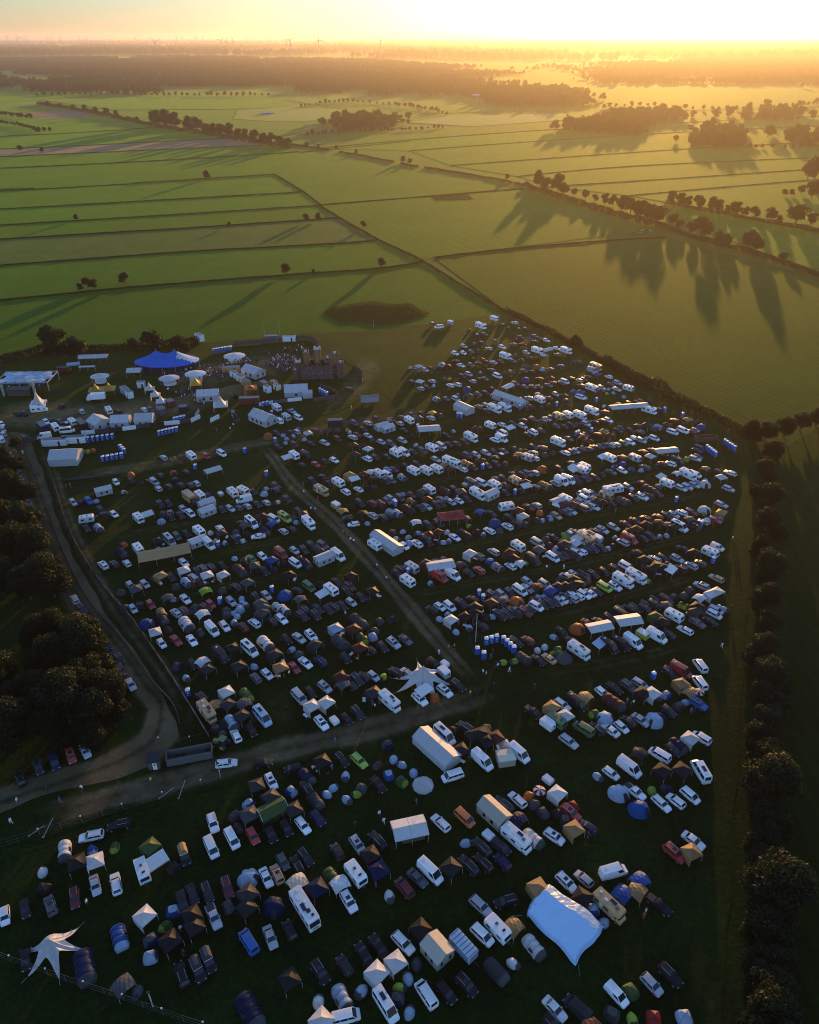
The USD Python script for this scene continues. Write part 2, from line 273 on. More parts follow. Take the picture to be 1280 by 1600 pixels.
def place(name, src, loc, rotz=0, scale=1.0, label=None, cat=None, group=None, kind=None):
    x = UsdGeom.Xform.Define(stage, numbered('/World', name))
    x.AddTranslateOp().Set(Gf.Vec3d(float(loc[0]), float(loc[1]), float(loc[2]) if len(loc) > 2 else .3)); x.AddRotateZOp().Set(math.degrees(rotz))
    sc = (scale,) * 3 if np.ndim(scale) == 0 else scale
    if sc != (1.0, 1.0, 1.0): x.AddScaleOp().Set(Gf.Vec3f(*map(float, sc)))
    p = x.GetPrim(); p.GetReferences().AddInternalReference(src); p.SetInstanceable(True)
    return tag(p, label, cat, group, kind)
def scatter(name, protos, xy, z, rng, scale, label=None, kind='stuff'):
    """Many copies as one object of stuff."""
    pi = UsdGeom.PointInstancer.Define(stage, numbered('/World', name)); n = len(xy)
    own = []
    for k, p in enumerate(protos):
        x = UsdGeom.Xform.Define(stage, f'{pi.GetPath()}/tree_{k + 1:03d}'); x.GetPrim().GetReferences().AddInternalReference(p); own.append(x.GetPath())
    pi.CreatePrototypesRel().SetTargets(own)
    pi.CreateProtoIndicesAttr(Vt.IntArray.FromNumpy(rng.integers(0, len(protos), n).astype(np.int32)))
    pi.CreatePositionsAttr(Vt.Vec3fArray.FromNumpy(np.c_[xy, np.full(n, z)].astype(np.float32)))
    s = rng.uniform(*scale, n); pi.CreateScalesAttr(Vt.Vec3fArray.FromNumpy(np.c_[s * rng.uniform(.85, 1.2, n), s, s * rng.uniform(.85, 1.15, n)].astype(np.float32)))
    a = rng.uniform(0, 2 * np.pi, n); pi.CreateOrientationsAttr(Vt.QuathArray([Gf.Quath(float(math.cos(t / 2)), 0, 0, float(math.sin(t / 2))) for t in a]))
    return tag(pi, label, None, None, kind)
def inside(poly, spacing, rng, jit=.5):
    import shapely
    from shapely.geometry import Polygon
    P_ = Polygon(poly).buffer(0); x0, y0, x1, y1 = P_.bounds
    gx, gy = np.meshgrid(np.arange(x0, x1, spacing), np.arange(y0, y1, spacing)); q = np.c_[gx.ravel(), gy.ravel()] + rng.uniform(-jit, jit, (gx.size, 2)) * spacing
    return q[shapely.contains_xy(P_, q[:, 0], q[:, 1])]
rw = np.random.default_rng(11)
def thin(q, amount, scale, seed):  # leaves clearings
    return q[meshkit.fbm(np.c_[q / scale, np.full(len(q), seed)], 3, seed) > amount]
woods = [(((-400, 100), (0, 93), (300, 89), (560, 95), (740, 106), (765, 150), (600, 149), (420, 141), (240, 147), (0, 141), (-400, 150)), 17, .36, 'dark wood stretching across the plain beyond the fields'),
         (((930, 102), (1100, 92), (1280, 86), (1700, 84), (1700, 135), (1280, 136), (1100, 131), (940, 131)), 19, .38, 'wood under the low sun beyond the upper fields'),
         (((755, 142), (860, 138), (910, 148), (905, 166), (800, 168), (750, 160)), 15, .33, 'small wood between the stubble field and the sun'),
         (((650, 104), (900, 104), (940, 132), (760, 136)), 30, .5, 'scattered trees and copses in the hazy middle distance'),
         (((898, 195), (960, 183), (1055, 178), (1056, 190), (1000, 196), (1003, 212), (900, 207)), 11, .2, 'long copse standing among the upper fields'),
         (((1087, 212), (1120, 203), (1150, 212), (1148, 230), (1092, 228)), 10, .1, 'round copse in the glare of the sun'),
         (((1225, 214), (1290, 208), (1400, 206), (1400, 226), (1230, 228)), 12, .2, 'copse on the edge of the upper fields'),
         (((1150, 182), (1240, 172), (1240, 186), (1150, 190)), 14, .3, 'thin line of trees in the haze'),
         (((505, 196), (560, 186), (610, 186), (610, 200), (520, 206)), 14, .3, 'copse beside the stubble field')]
for poly, sp, th, lb in woods:
    q = inside(P(*poly), sp, rw); q = q + rw.normal(scale=sp * 1.6, size=q.shape); q = thin(thin(q, th + .03, 260, 3), .34, 70, 8); scatter('woodland', FAR_TREES, q, 0, rw, (.6, 1.45), lb)
for k, (poly, sp) in enumerate([(((-700, 74), (400, 72), (900, 72), (1280, 70), (1800, 72), (1800, 85), (900, 96), (400, 87), (-700, 92)), 75), (((-900, 64.6), (1900, 64.6), (1900, 71), (-900, 71)), 190)]):
    q = thin(inside(P(*poly), sp, rw), .46, 900 if k else 500, 9)
    scatter('woodland', FAR_TREES, q, 0, rw, (2.2, 3.8) if not k else (3.2, 5.2), ['hazy woods across the far plain', 'last faint woods under the horizon'][k])
# rows of bushes and small trees that read as lines
def along(px, spacing, rng, jit=1.0):
    c = smooth_line(P(*px), spacing); return c + rng.normal(scale=jit, size=c.shape)
for px, sp, sc, lb in [([(60, 150), (140, 148), (300, 150), (420, 150)], 16, (.55, .9), 'line of field trees along the spring green field'), ([(470, 168), (540, 160), (640, 168), (700, 180)], 18, (.4, .8), 'loose trees around the pale plots'),
                   ([(480, 212), (560, 206), (640, 204), (690, 200)], 9, (.3, .6), 'field hedge with small trees'), ([(940, 170), (1010, 166), (1100, 172), (1280, 160)], 22, (.5, .9), 'trees along a hazy lane'),
                   ([(0, 180), (30, 183), (45, 186)], 9, (.5, .8), 'clump of trees at the grey plot'), ([(2, 193), (40, 199), (62, 206)], 7, (.35, .5), 'dark hedge by the grey plot'),
                   ([(1090, 222), (1180, 232), (1280, 228)], 14, (.35, .6), 'low hedge in the sun glare')]:
    scatter('tree_line', FAR_TREES, along(px, sp, rw, 2), 0, rw, sc, lb)
# the main hedge: every tree of it that shows is a tree of its own
def tree(px, py, h, label, protos=MID_TREES, base=10.0, name='field_tree', cat='tree', group=None, z=.1):
    s = 1.3 * h / base; place(name, protos[rw.integers(len(protos))], (*at(px, py), z), rw.uniform(0, 6.28), (s * rw.uniform(.95, 1.2), s * rw.uniform(.95, 1.2), s), label, cat, group)
big = [(75, 166, 9), (95, 169, 8), (115, 172, 9), (133, 174, 10), (150, 177, 10), (166, 180, 11), (182, 183, 10), (200, 188, 6), (215, 190, 7), (246, 196, 20), (260, 199, 23), (275, 200, 20), (296, 205, 19), (308, 206, 18), (322, 210, 13), (335, 211, 14), (347, 213, 15), (360, 215, 17), (372, 217, 12), (384, 219, 13), (398, 222, 13), (412, 226, 12), (425, 227, 14), (438, 229, 11), (450, 231, 10)]
for k, (x, y, h) in enumerate(big):
    a = ['dark', 'broad dark', 'tall rounded', 'bushy'][k % 4]; b = ['at the grey plot', 'above the pale strip', 'amid the long tree hedge', 'at the lane end of the hedge'][min(3, k // 7)]
    tree(x, y, h, f'{a} hedge tree {b}, {nth(k + 1)} of the row', group='trees of the long hedge', name='hedge_tree')
farm = [(480, 229, 5), (498, 231, 4), (525, 233, 4), (556, 241, 5), (630, 254, 6), (640, 256, 5), (793, 281, 5), (840, 292, 13), (855, 297, 10), (872, 300, 14), (880, 304, 9), (897, 306, 6), (915, 311, 7), (930, 316, 6), (945, 320, 8), (958, 322, 8), (972, 330, 11), (985, 333, 10), (1000, 341, 12), (1012, 344, 11), (1025, 350, 12), (1050, 352, 8), (1062, 358, 6), (1078, 365, 7), (1095, 372, 13), (1122, 382, 8), (1134, 384, 7), (1170, 391, 12), (1180, 393, 9), (1222, 408, 5)]
for k, (x, y, h) in enumerate(farm):
    b = 'by the farm track' if k < 7 else 'in the bushy part of the track hedge' if k < 14 else 'by the crop field corner' if k < 24 else 'at the top of the crop field'
    tree(x, y, h, f"{['small', 'middling', 'tall'][int(h > 5) + int(h > 9)]} hedge tree {b}, {nth(k + 1)}", group='trees along the farm track', name='hedge_tree')
second = [(1048, 318, 9), (1062, 321, 9), (1075, 324, 8), (1090, 326, 9), (1110, 330, 10), (1120, 332, 9), (1136, 334, 6), (1150, 336, 9), (1165, 338, 6), (1178, 341, 8), (1203, 346, 9), (1216, 348, 5), (1243, 350, 13), (1268, 352, 8), (1225, 306, 5), (1236, 306, 5), (1252, 303, 7), (1268, 310, 13), (1275, 300, 8), (1262, 280, 16), (1272, 281, 19)]
for k, (x, y, h) in enumerate(second):
    tree(x, y, h, f"{['low', 'leafy', 'big round'][int(h > 6) + int(h > 9)]} tree of the sunlit hedge behind the bright field, {nth(k + 1)}", group='trees of the sunlit hedge', name='hedge_tree')
lone = [(448, 430, 6.2, 'round lone tree on the ditch above the meadow'), (490, 428, 2.6, 'small bush on the ditch between two round trees'), (597, 419, 5.6, 'round lone tree on the ditch near the field corner'), (195, 444, 5.6, 'lone tree on the ditch west of the round ones'), (148, 452, 5, 'middle tree of a group of three on the ditch'), (138, 452, 6, 'taller tree of a group of three on the ditch'), (126, 454, 3.4, 'bushy tree of a group of three on the ditch'),
        (478, 346, 5, 'bush on the ditch above the brown strip'), (498, 344, 5, 'second bush on the ditch above the brown strip'), (568, 356, 4.5, 'bush beside the diagonal ditch'), (358, 354, 3, 'little bush on the brown strip'), (120, 344, 4, 'small bush among the green strips'), (323, 280, 7, 'small tree on the dark bank of the green strip'), (88, 560, 12, 'large pale crowned tree behind the solar roof stage'), (122, 562, 9, 'dark tree behind the white market stalls'),
        (210, 550, 5.5, 'small dark tree west of the blue tent'), (240, 552, 9, 'dark tree right behind the blue big tent'), (278, 548, 6.5, 'low broad tree behind the blue tent peak'), (290, 552, 4.5, 'bush beside the white trailer on the meadow'), (897, 540, 4.6, 'willow bush at the camp corner ditch'), (905, 545, 4, 'second willow bush at the camp corner ditch'), (32, 236, 6, 'tree at the end of the pale strip'), (66, 238, 5, 'tree on the pale strip'), (60, 207, 7, 'tree beside the dark hedge plot'), (70, 206, 6, 'bushy tree near the dark hedge plot'), (79, 206, 6, 'third tree near the dark hedge plot')]
for x, y, h, lb in lone: tree(x, y, h, lb)
# hedges and banks: uneven ridges of leaves
def hedge(name, px, width, height, size, dens, label, leaf=HEDGE_LEAF, kind=None, cat='hedge', gap=.0, seed=0, z=.1):
    rng = np.random.default_rng(seed + 100); c = smooth_line(P(*px), 1.0); L = np.linalg.norm(np.diff(c, axis=0), axis=1).sum(); n = int(L * dens)
    t = rng.uniform(0, len(c) - 1.001, n); i = t.astype(int); fr = (t - i)[:, None]; p = c[i] * (1 - fr) + c[i + 1] * fr
    g = np.gradient(c, axis=0); g /= np.linalg.norm(g, axis=1)[:, None]; nr = np.c_[-g[:, 1], g[:, 0]][i]
    height *= 1.25; width *= 1.2; hh = height * (.45 + 1.1 * meshkit.fbm(np.c_[p * .11, np.full(n, seed)], 3, seed)); ww = width * (.6 + .8 * meshkit.fbm(np.c_[p * .13, np.full(n, seed + 5)], 2, seed + 3))
    keep = meshkit.fbm(np.c_[p * .06, np.full(n, seed + 9)], 2, seed + 4) >= gap
    a = rng.uniform(0, np.pi, n); r = rng.uniform(.75, 1.05, n); q = np.c_[p + nr * (np.cos(a) * ww / 2 * r)[:, None], z + hh * np.sin(a) * r]
    nn = np.c_[nr * np.cos(a)[:, None], np.sin(a)] + rng.normal(scale=.5, size=(n, 3)); nn /= np.linalg.norm(nn, axis=1)[:, None]
    v, f = cards(q[keep], nn[keep], size * rng.uniform(.6, 1.4, keep.sum()), rng)
    m = define(name, (v, f), leaf); tag(m, label, None if kind else cat, None, kind)
hedge('hedge', [(790, 486), (850, 515), (900, 541), (960, 575)], 3.0, 1.7, .3, 70, 'low bushy hedge between the camp and the crop field', seed=1, gap=.3)
hedge('hedge', [(945, 566), (1000, 598), (1045, 620)], 4.0, 3.8, .34, 130, 'thick leafy hedge at the camp corner by the crop field', seed=2)
hedge('hedge', [(1045, 618), (1100, 645), (1150, 672), (1180, 682)], 3.0, 2.2, .3, 90, 'hedge running to the dark trees at the camp edge', seed=3)
hedge('hedge', [(0, 568), (80, 553), (150, 549), (240, 545), (310, 537)], 4.5, 2.6, .34, 110, 'dark hedge behind the stages and the blue tent', seed=4)
hedge('hedge', [(455, 226), (560, 243), (640, 259), (730, 273), (822, 291)], 2.6, 1.6, .55, 22, 'low hedge along the farm track', seed=5, gap=.35)
hedge('hedge', [(820, 291), (900, 318), (960, 336), (1040, 356)], 5, 3.2, .7, 30, 'bushy hedge along the farm track towards the field corner', seed=6)
hedge('hedge', [(1040, 356), (1100, 376), (1180, 397), (1280, 431), (1400, 470)], 3.5, 2.0, .55, 32, 'hedge at the head of the crop field', seed=7)
hedge('hedge', [(1040, 318), (1110, 331), (1200, 348), (1280, 362), (1400, 385)], 3.5, 2.4, .6, 26, 'sunlit hedge behind the bright field', seed=8)
hedge('hedge', [(60, 163), (150, 178), (240, 197), (330, 212), (455, 232)], 7, 4.5, 1.0, 16, 'undergrowth beneath the trees of the long hedge', seed=9)
for k, (px, h, w) in enumerate([(L1, 1.0, 2.0), (L2, .7, 1.6), (L3, .8, 1.6), (L4, .8, 1.6), (L5, .9, 1.8), (L6[:3], .6, 1.4), ([(210, 287), (430, 273)], 1.6, 2.2), ([(430, 273), (475, 300)], 1.0, 1.6), (L7, .8, 1.6), (L8, .7, 1.6), (L9, .7, 1.6), ([(500, 321), (592, 375), (660, 408), (720, 445), (792, 488)], 1.1, 2.2), ([(680, 403), (800, 389), (1040, 371)], 1.0, 2.0),
                          ([(475, 300), (502, 321)], .9, 1.6), ([(502, 320), (820, 295)], .5, 1.4), ([(-500, 305), (0, 297), (55, 295)], 1.6, 3)] + [(r, .9, 2.2) for r in RL[1:7]] + [([(470, 238), (640, 221)], .6, 1.6), ([(-500, 222), (0, 213), (260, 198)], .8, 1.8)]):
    far = min(y for _, y in px) < 330
    hedge('grass_bank', px, w * .8, h * .62, .42 if far else .3, 14 if far else 40, 'rough grass along a ditch between field strips', seed=20 + k, kind='stuff', gap=.0)
def reeds(name, poly, dens, hgt, size, label, leaf, seed):
    rng = np.random.default_rng(seed); q = inside(P(*poly), 1 / math.sqrt(dens), rng); n = len(q)
    nn = rng.normal(size=(n, 3)); nn[:, 2] *= .5; nn /= np.linalg.norm(nn, axis=1)[:, None]
    v, f = cards(np.c_[q, .3 + hgt * meshkit.fbm(np.c_[q * .15, np.zeros(n)], 3, 5) * rng.uniform(.3, 1.2, n)], nn, size * rng.uniform(.5, 1.4, n), rng)
    tag(define(name, (v, f), leaf), label, None, None, 'stuff')
reeds('reeds', ((505, 489), (520, 480), (548, 476), (580, 471), (610, 476), (640, 474), (655, 483), (672, 490), (650, 498), (628, 505), (590, 509), (560, 503), (535, 506), (520, 497)), 4.2, .4, .28, 'brown reeds and rough growth in the meadow pond', DRY, 3)
reeds('rough_grass', ((672, 306), (730, 302), (740, 312), (680, 314)), 1.2, .4, .35, 'rough tussocks on the olive meadow', DRY, 4)
# the wood on the bend of the dirt road and the tall hedge on the far side of the camp
wood_px = [(-30, 730), (5, 738), (-15, 775), (22, 782), (-40, 820), (10, 828), (42, 836), (-25, 870), (25, 880), (60, 890), (-45, 925), (5, 930), (48, 938), (86, 935), (-50, 1080), (0, 1085), (-30, 1130), (25, 1120), (60, 1105), (95, 1000), (125, 1012), (60, 1010), (140, 1042), (100, 1055), (160, 1075), (70, 1062), (130, 1095), (168, 1108), (110, 1130), (150, 1140), (75, 1150), (30, 1165), (-20, 1175), (-80, 1150), (-90, 1010), (-80, 900)]
tops = ['olive topped', 'dark', 'broad', 'bushy', 'tall', 'ragged']
for k, (x, y) in enumerate(wood_px):
    where = ['at the festival end of the roadside wood', 'behind the cars along the dirt road', 'in the middle of the roadside wood', 'on the bend of the dirt road', 'at the road fork end of the wood'][min(4, k // 7)]
    place('oak_tree', NEAR_TREES[k % 4], (*at(x, y), .2), rw.uniform(0, 6.28), 1.32 * rw.uniform(.62, 1.0), f'{tops[k % 6]} leafy tree {where}, {nth(k + 1)}', 'tree', 'trees of the roadside wood')
for k, (x, y) in enumerate([(26, 700), (30, 735), (45, 780), (58, 822), (70, 858), (84, 890), (100, 925), (180, 1095), (190, 1118), (150, 1165), (100, 1172)]):
    place('bush', BUSHES[k % 3], (*at(x, y), .2), rw.uniform(0, 6.28), 1.32 * rw.uniform(.7, 1.1), f"low bush between the wood and the dirt road, {['first', 'second', 'third', 'fourth', 'fifth', 'sixth', 'seventh', 'eighth', 'ninth', 'tenth', 'eleventh'][k]} from the festival", 'bush', 'bushes along the dirt road')
edge = [(1170, 682, .5), (1195, 690, .62), (1225, 682, .6), (1250, 672, .55), (1275, 665, .6), (1300, 652, .6), (1205, 720, .6), (1190, 745, .5), (1203, 790, .62), (1195, 830, .6), (1188, 865, .45), (1200, 905, .68), (1192, 950, .6), (1198, 990, .5), (1188, 1030, .55), (1196, 1070, .6), (1186, 1100, .45), (1192, 1140, .5), (1180, 1160, .42), (1196, 1195, .5), (1192, 1245, .85), (1190, 1290, .5), (1196, 1325, .45), (1186, 1355, .4), (1200, 1420, .92), (1196, 1470, .6), (1204, 1520, .5), (1196, 1560, .55), (1206, 1610, .7), (1200, 1670, .7)]
for k, (x, y, s) in enumerate(edge):
    place('oak_tree', NEAR_TREES[(k * 3 + 1) % 4], (*at(x, y), .2), rw.uniform(0, 6.28), (s * 1.40, s * 1.40, s * 1.2), f"{tops[(k * 2) % 6]} tree in the tall hedge along the camp, {nth(k + 1)} from the crop field", 'tree', 'trees of the tall camp hedge')
for k in range(44):
    y = 690 + 22 * k; x = 1193 + rw.uniform(-22, 24)
    place('bush', BUSHES[k % 3], (*at(x, y), .2), rw.uniform(0, 6.28), 1.32 * rw.uniform(.6, 1.05), f'{nth(k + 1)} shrub of the tall camp hedge, counted from the crop field', 'bush', 'shrubs of the tall camp hedge')

# ------------------------------------------------------------------ paints and cloths
PAL = {'w': ('white', (.80, .80, .79)), 's': ('silver', (.42, .43, .45)), 'g': ('grey', (.11, .112, .12)), 'd': ('dark grey', (.028, .029, .032)), 'k': ('black', (.008, .008, .009)),
       'n': ('navy', (.012, .022, .07)), 'b': ('blue', (.014, .09, .34)), 'l': ('pale blue', (.45, .58, .74)), 'r': ('red', (.36, .025, .018)), 'o': ('orange', (.64, .17, .03)),
       'y': ('yellow', (.62, .38, .05)), 'e': ('green', (.07, .13, .035)), 'i': ('lime', (.36, .50, .05)), 't': ('tan', (.48, .29, .12)), 'c': ('cream', (.72, .66, .52)), 'm': ('maroon', (.13, .03, .028))}
PAINT, CLOTH = {}, {}
def paint(c):
    if c not in PAINT:
        col = PAL[c][1]
        PAINT[c] = usdkit.material(stage, '/World/Looks/paint_' + PAL[c][0].replace(' ', '_'), {
            'o': ('object_info', {}), 'g': ('geometry', {}), 'n': ('noise_texture', {'scale': 2.2, 'detail': 5.0}), 'a': ('math', {'math_type': 'multiply_add', 'value2': .22 if c in 'wsc' else .4, 'value3': .82 if c in 'wsc' else .68}),
            'm': ('map_range', {'from_min': .3, 'from_max': .75, 'to_min': 1.04, 'to_max': .9}), 'mm': ('math', {'math_type': 'multiply'}),
            'x': ('mix', {'mix_type': 'multiply', 'fac': 1.0, 'color1': col}), 'p': ('principled_bsdf', {'roughness': .38, 'metallic': .35 if c in 'sgdn' else .0, 'specular_ior_level': .22 if c in 'dkgnm' else .5, 'coat_weight': .12 if c in 'dkgnmb' else .6, 'coat_roughness': .12})},
            [('o.random', 'a.value1'), ('g.position', 'n.vector'), ('n.fac', 'm.value'), ('a.value', 'mm.value1'), ('m.result', 'mm.value2'), ('mm.value', 'x.color2'), ('x.color', 'p.base_color')], surface='p.BSDF')
    return PAINT[c]
def cloth(c):
    if c not in CLOTH:
        col = {'k': (.028, .026, .027), 'd': (.05, .05, .055), 'm': (.12, .045, .035)}.get(c, PAL[c][1])
        CLOTH[c] = usdkit.material(stage, '/World/Looks/cloth_' + PAL[c][0].replace(' ', '_'), {
            'o': ('object_info', {}), 'g': ('geometry', {}), 'n': ('noise_texture', {'scale': 1.4, 'detail': 4.0, 'distortion': .6}), 'a': ('math', {'math_type': 'multiply_add', 'value2': .2 if c in 'wlc' else .4, 'value3': .84 if c in 'wlc' else .7}),
            'm': ('map_range', {'from_min': .3, 'from_max': .75, 'to_min': 1.03, 'to_max': .9}), 'mm': ('math', {'math_type': 'multiply'}), 'b': ('bump', {'strength': .5, 'distance': .12}),
            'x': ('mix', {'mix_type': 'multiply', 'fac': 1.0, 'color1': col}), 'p': ('principled_bsdf', {'roughness': .55, 'specular_ior_level': .12 if c in 'kdgnm' else .3}), 't': ('translucent_bsdf', {}), 'c': ('mix_closure', {'fac': .06 if c in 'kdmn' else .16})},
            [('o.random', 'a.value1'), ('g.position', 'n.vector'), ('n.fac', 'm.value'), ('n.fac', 'b.height'), ('b.normal', 'p.normal'), ('a.value', 'mm.value1'), ('m.result', 'mm.value2'), ('mm.value', 'x.color2'), ('x.color', 'p.base_color'), ('x.color', 't.color'),
             ('p.BSDF', 'c.closure1'), ('t.BSDF', 'c.closure2')], surface='c.closure')
    return CLOTH[c]
GLASS = mat('car_glass', (.012, .014, .018), .06, specular_ior_level=.6)
TYRE, CHROME, LAMP, TAIL = mat('tyre', (.02, .02, .02), .85), mat('bright_metal', (.55, .55, .56), .3, metallic=.9), mat('headlamp_glass', (.75, .76, .78), .12), mat('tail_lamp', (.35, .01, .01), .2)
PLASTIC, POLE, SOLAR = mat('black_plastic', (.025, .025, .027), .6), mat('grey_pole', (.35, .35, .36), .45), mat('solar_cell', (.012, .018, .045), .12)
WHITEWALL = paint('w')
T = trimesh
def cat_(ms): return T.util.concatenate(ms)
def bx(sx, sy, sz, x=0, y=0, z=0):
    b = T.creation.box((sx, sy, sz)); b.apply_translation((x, y, z)); return b
def loft(secs, caps=True):
    """Closed rings of equal length to one skin."""
    S = np.array(secs, float); n, k, _ = S.shape; v = S.reshape(-1, 3); f = []
    for i in range(n - 1):
        j = np.arange(k); j2 = (j + 1) % k; a = i * k
        f += [np.c_[a + j, a + j2, a + k + j2], np.c_[a + j, a + k + j2, a + k + j]]
    f = np.vstack(f)
    if caps:
        v = np.vstack([v, S[0].mean(0), S[-1].mean(0)]); j = np.arange(k); j2 = (j + 1) % k; m = n * k
        f = np.vstack([f, np.c_[j2, j, np.full(k, m)], np.c_[(n - 1) * k + j, (n - 1) * k + j2, np.full(k, m + 1)]])
    t = T.Trimesh(v, f, process=False)
    if t.volume < 0: t.invert()
    return t
def slab(quad, thick=.012):
    """A pane: the quad pushed out along its normal."""
    q = np.array(quad, float); n = np.cross(q[1] - q[0], q[2] - q[0]); n /= np.linalg.norm(n); k = len(q)
    return loft([q - n * .02, q + n * thick]) if k else None
def inset(q, s):
    q = np.array(q, float); return q.mean(0) + (q - q.mean(0)) * s
def put(path, name, mesh, m, smooth=False):
    usdkit.mesh(stage, numbered(str(path), name), mesh, m, smooth)
def wheel(r, w):
    c = T.creation.cylinder(r, w, sections=14); c.apply_transform(T.transformations.rotation_matrix(np.pi / 2, [1, 0, 0])); return c
def wheels(path, xs, hw, r, near, z=None):
    ws = []
    for x in xs:
        for s in (-1, 1):
            m = wheel(r, .22); m.apply_translation((x, s * (hw - .10), r)); rim = wheel(r * .6, .03); rim.apply_translation((x, s * (hw + .02), r)); ws.append((m, rim))
    if near:
        for m, rim in ws:
            put(path, 'wheel', m, TYRE)
            put(path, 'rim', rim, CHROME)
    else:
        for m, _ in ws: put(path, 'wheel', m, TYRE)
def vehicle(path, c, near, L, W, H, belt, hood, cowl, rearx, roof0, roof1, hoodz=.92, trunkz=None, panes='all', r=.32, tumble=.78, extras=()):
    """A road vehicle: a lower body lofted along its length and a cabin that leans in towards its roof, with proud panes."""
    w = W / 2; M = paint(c)
    def ring(x, wf, zl, zs):
        a = w * wf; h = [(a * .86, zl), (a, zl + .14), (a * 1.0, zs - .16), (a * .93, zs), (a * .4, zs + .03)]
        return [(x, y, z) for y, z in h] + [(x, -y, z) for y, z in h[::-1]]
    tz = trunkz or belt
    st = [(-L / 2, .80, .42, tz - .22), (-L / 2 + .10, .93, .30, tz - .06), (-L / 2 + .5, .99, .24, tz), (rearx + .4, 1, .22, belt), (0, 1, .2, belt), (cowl, 1, .22, belt), (cowl + .12, .99, .22, hoodz + .02), (L / 2 - .55, .98, .23, hoodz - .07), (L / 2 - .14, .92, .28, hoodz - .2), (L / 2, .76, .38, hoodz - .36)]
    low = loft([ring(*s) for s in sorted(st)])
    def loop(xr, xf, hw, z, n=1):
        return [(xr, -hw, z), (xf, -hw, z), (xf, hw, z), (xr, hw, z)]
    xr0, xf0 = rearx, cowl + .05; hb, ht = w * .93, w * tumble
    base, eave, top = loop(xr0, xf0, hb, belt - .02), loop(roof0, roof1, ht, H - .07), loop(roof0 + .18, roof1 - .18, ht * .78, H)
    cab = loft([base, eave, top]); body = cat_([low, cab])
    if near: body = cat_([body] + [bx(.18, .12, .14, cowl - .35, s * (w + .07), belt + .06) for s in (-1, 1)])
    put(path, 'body', body, M, 30)
    b, e = np.array(base), np.array(eave)
    put(path, 'windscreen', slab(inset([b[1], b[2], e[2], e[1]], .9)), GLASS)
    if panes in ('all', 'rear'): put(path, 'rear_window', slab(inset([b[3], b[0], e[0], e[3]], .82)), GLASS)
    def side(s, t0, t1):
        B = lambda t: (b[0] * (1 - t) + b[1] * t); E = lambda t: (e[0] * (1 - t) + e[1] * t)
        q = np.array([B(t0), B(t1), E(t1), E(t0)]); lo, hi = .14, .86
        q = np.array([q[0] * (1 - lo) + q[3] * lo, q[1] * (1 - lo) + q[2] * lo, q[1] * (1 - hi) + q[2] * hi, q[0] * (1 - hi) + q[3] * hi])
        if s > 0: q = (q * [1, -1, 1])[::-1]
        return slab(q)
    spans = {'all': [(.05, .48), (.52, .95)], 'rear': [(.62, .95)], 'cab': [(.74, .97)], 'bus': [(.04, .34), (.37, .68), (.71, .97)]}[panes]
    for s in (-1, 1):
        if near:
            for t0, t1 in spans: put(path, 'side_window', side(s, t0, t1), GLASS)
        else:
            put(path, 'side_window', side(s, spans[0][0], spans[-1][1]), GLASS)
    if panes == 'bus': put(path, 'rear_window', slab(inset([b[3], b[0], e[0], e[3]], .7)), GLASS)
    wheels(path, (-L / 2 + .85, L / 2 - .85), w, r, near)
    if near:
        for s in (-1, 1):
            put(path, 'headlight', bx(.10, .34, .13, L / 2 - .1, s * w * .66, hoodz - .3), LAMP)
            put(path, 'taillight', bx(.06, .16, .34, -L / 2 + .03, s * w * .76, tz - .32), TAIL)
        put(path, 'front_bumper', bx(.12, W * .74, .16, L / 2 - .03, 0, .42), PLASTIC)
        put(path, 'grille', bx(.05, W * .36, .12, L / 2 - .035, 0, hoodz - .40), PLASTIC)
    for kind in extras:
        if kind == 'rails':
            for s in (-1, 1): put(path, 'roof_rail', bx((roof1 - roof0) * .8, .05, .05, (roof0 + roof1) / 2, s * ht * .82, H + .02), CHROME if near else PLASTIC)
        if kind == 'skylight': put(path, 'sunroof', bx(.75, .8, .02, roof1 - .75, 0, H + .005), GLASS)
        if kind == 'vent': put(path, 'roof_vent', bx(.45, .45, .1, roof0 + .9, .1, H + .04), paint('w'))
        if kind == 'panel': put(path, 'solar_panel', bx(1.4, .7, .04, roof0 + 2.0, 0, H + .05), SOLAR)
        if kind == 'roofbox':
            q = T.creation.icosphere(2, 1.0); q.apply_scale((.95, .42, .22)); q.apply_translation(((roof0 + roof1) / 2, 0, H + .16)); put(path, 'roof_box', q, PAINT.get('d') or paint('d'), True)
        if kind == 'ribs':
            for t in np.linspace(.1, .9, 6): put(path, 'roof_rib', bx(.06, ht * 1.5, .03, roof0 * (1 - t) + roof1 * t, 0, H + .005), M)
def v_hatch(p, c, near): vehicle(p, c, near, 4.05, 1.75, 1.47, .95, 0, 1.05, -1.92, -1.55, .42)
def v_estate(p, c, near): vehicle(p, c, near, 4.72, 1.82, 1.48, .95, 0, 1.05, -2.22, -1.85, .40, extras=('rails',) if near else ())
def v_saloon(p, c, near): vehicle(p, c, near, 4.6, 1.8, 1.43, .93, 0, 1.0, -1.6, -.95, .35, trunkz=.98)
def v_suv(p, c, near): vehicle(p, c, near, 4.55, 1.88, 1.70, 1.10, 0, 1.12, -2.12, -1.82, .55, hoodz=1.06, r=.37, tumble=.8, extras=('rails', 'skylight') if near else ())
def v_mpv(p, c, near): vehicle(p, c, near, 4.5, 1.82, 1.72, 1.02, 0, 1.45, -2.12, -1.85, .70, hoodz=1.0, tumble=.8)
def v_smallvan(p, c, near): vehicle(p, c, near, 4.6, 1.82, 1.86, 1.08, 0, 1.4, -2.2, -2.1, .65, hoodz=1.04, panes='rear', tumble=.84)
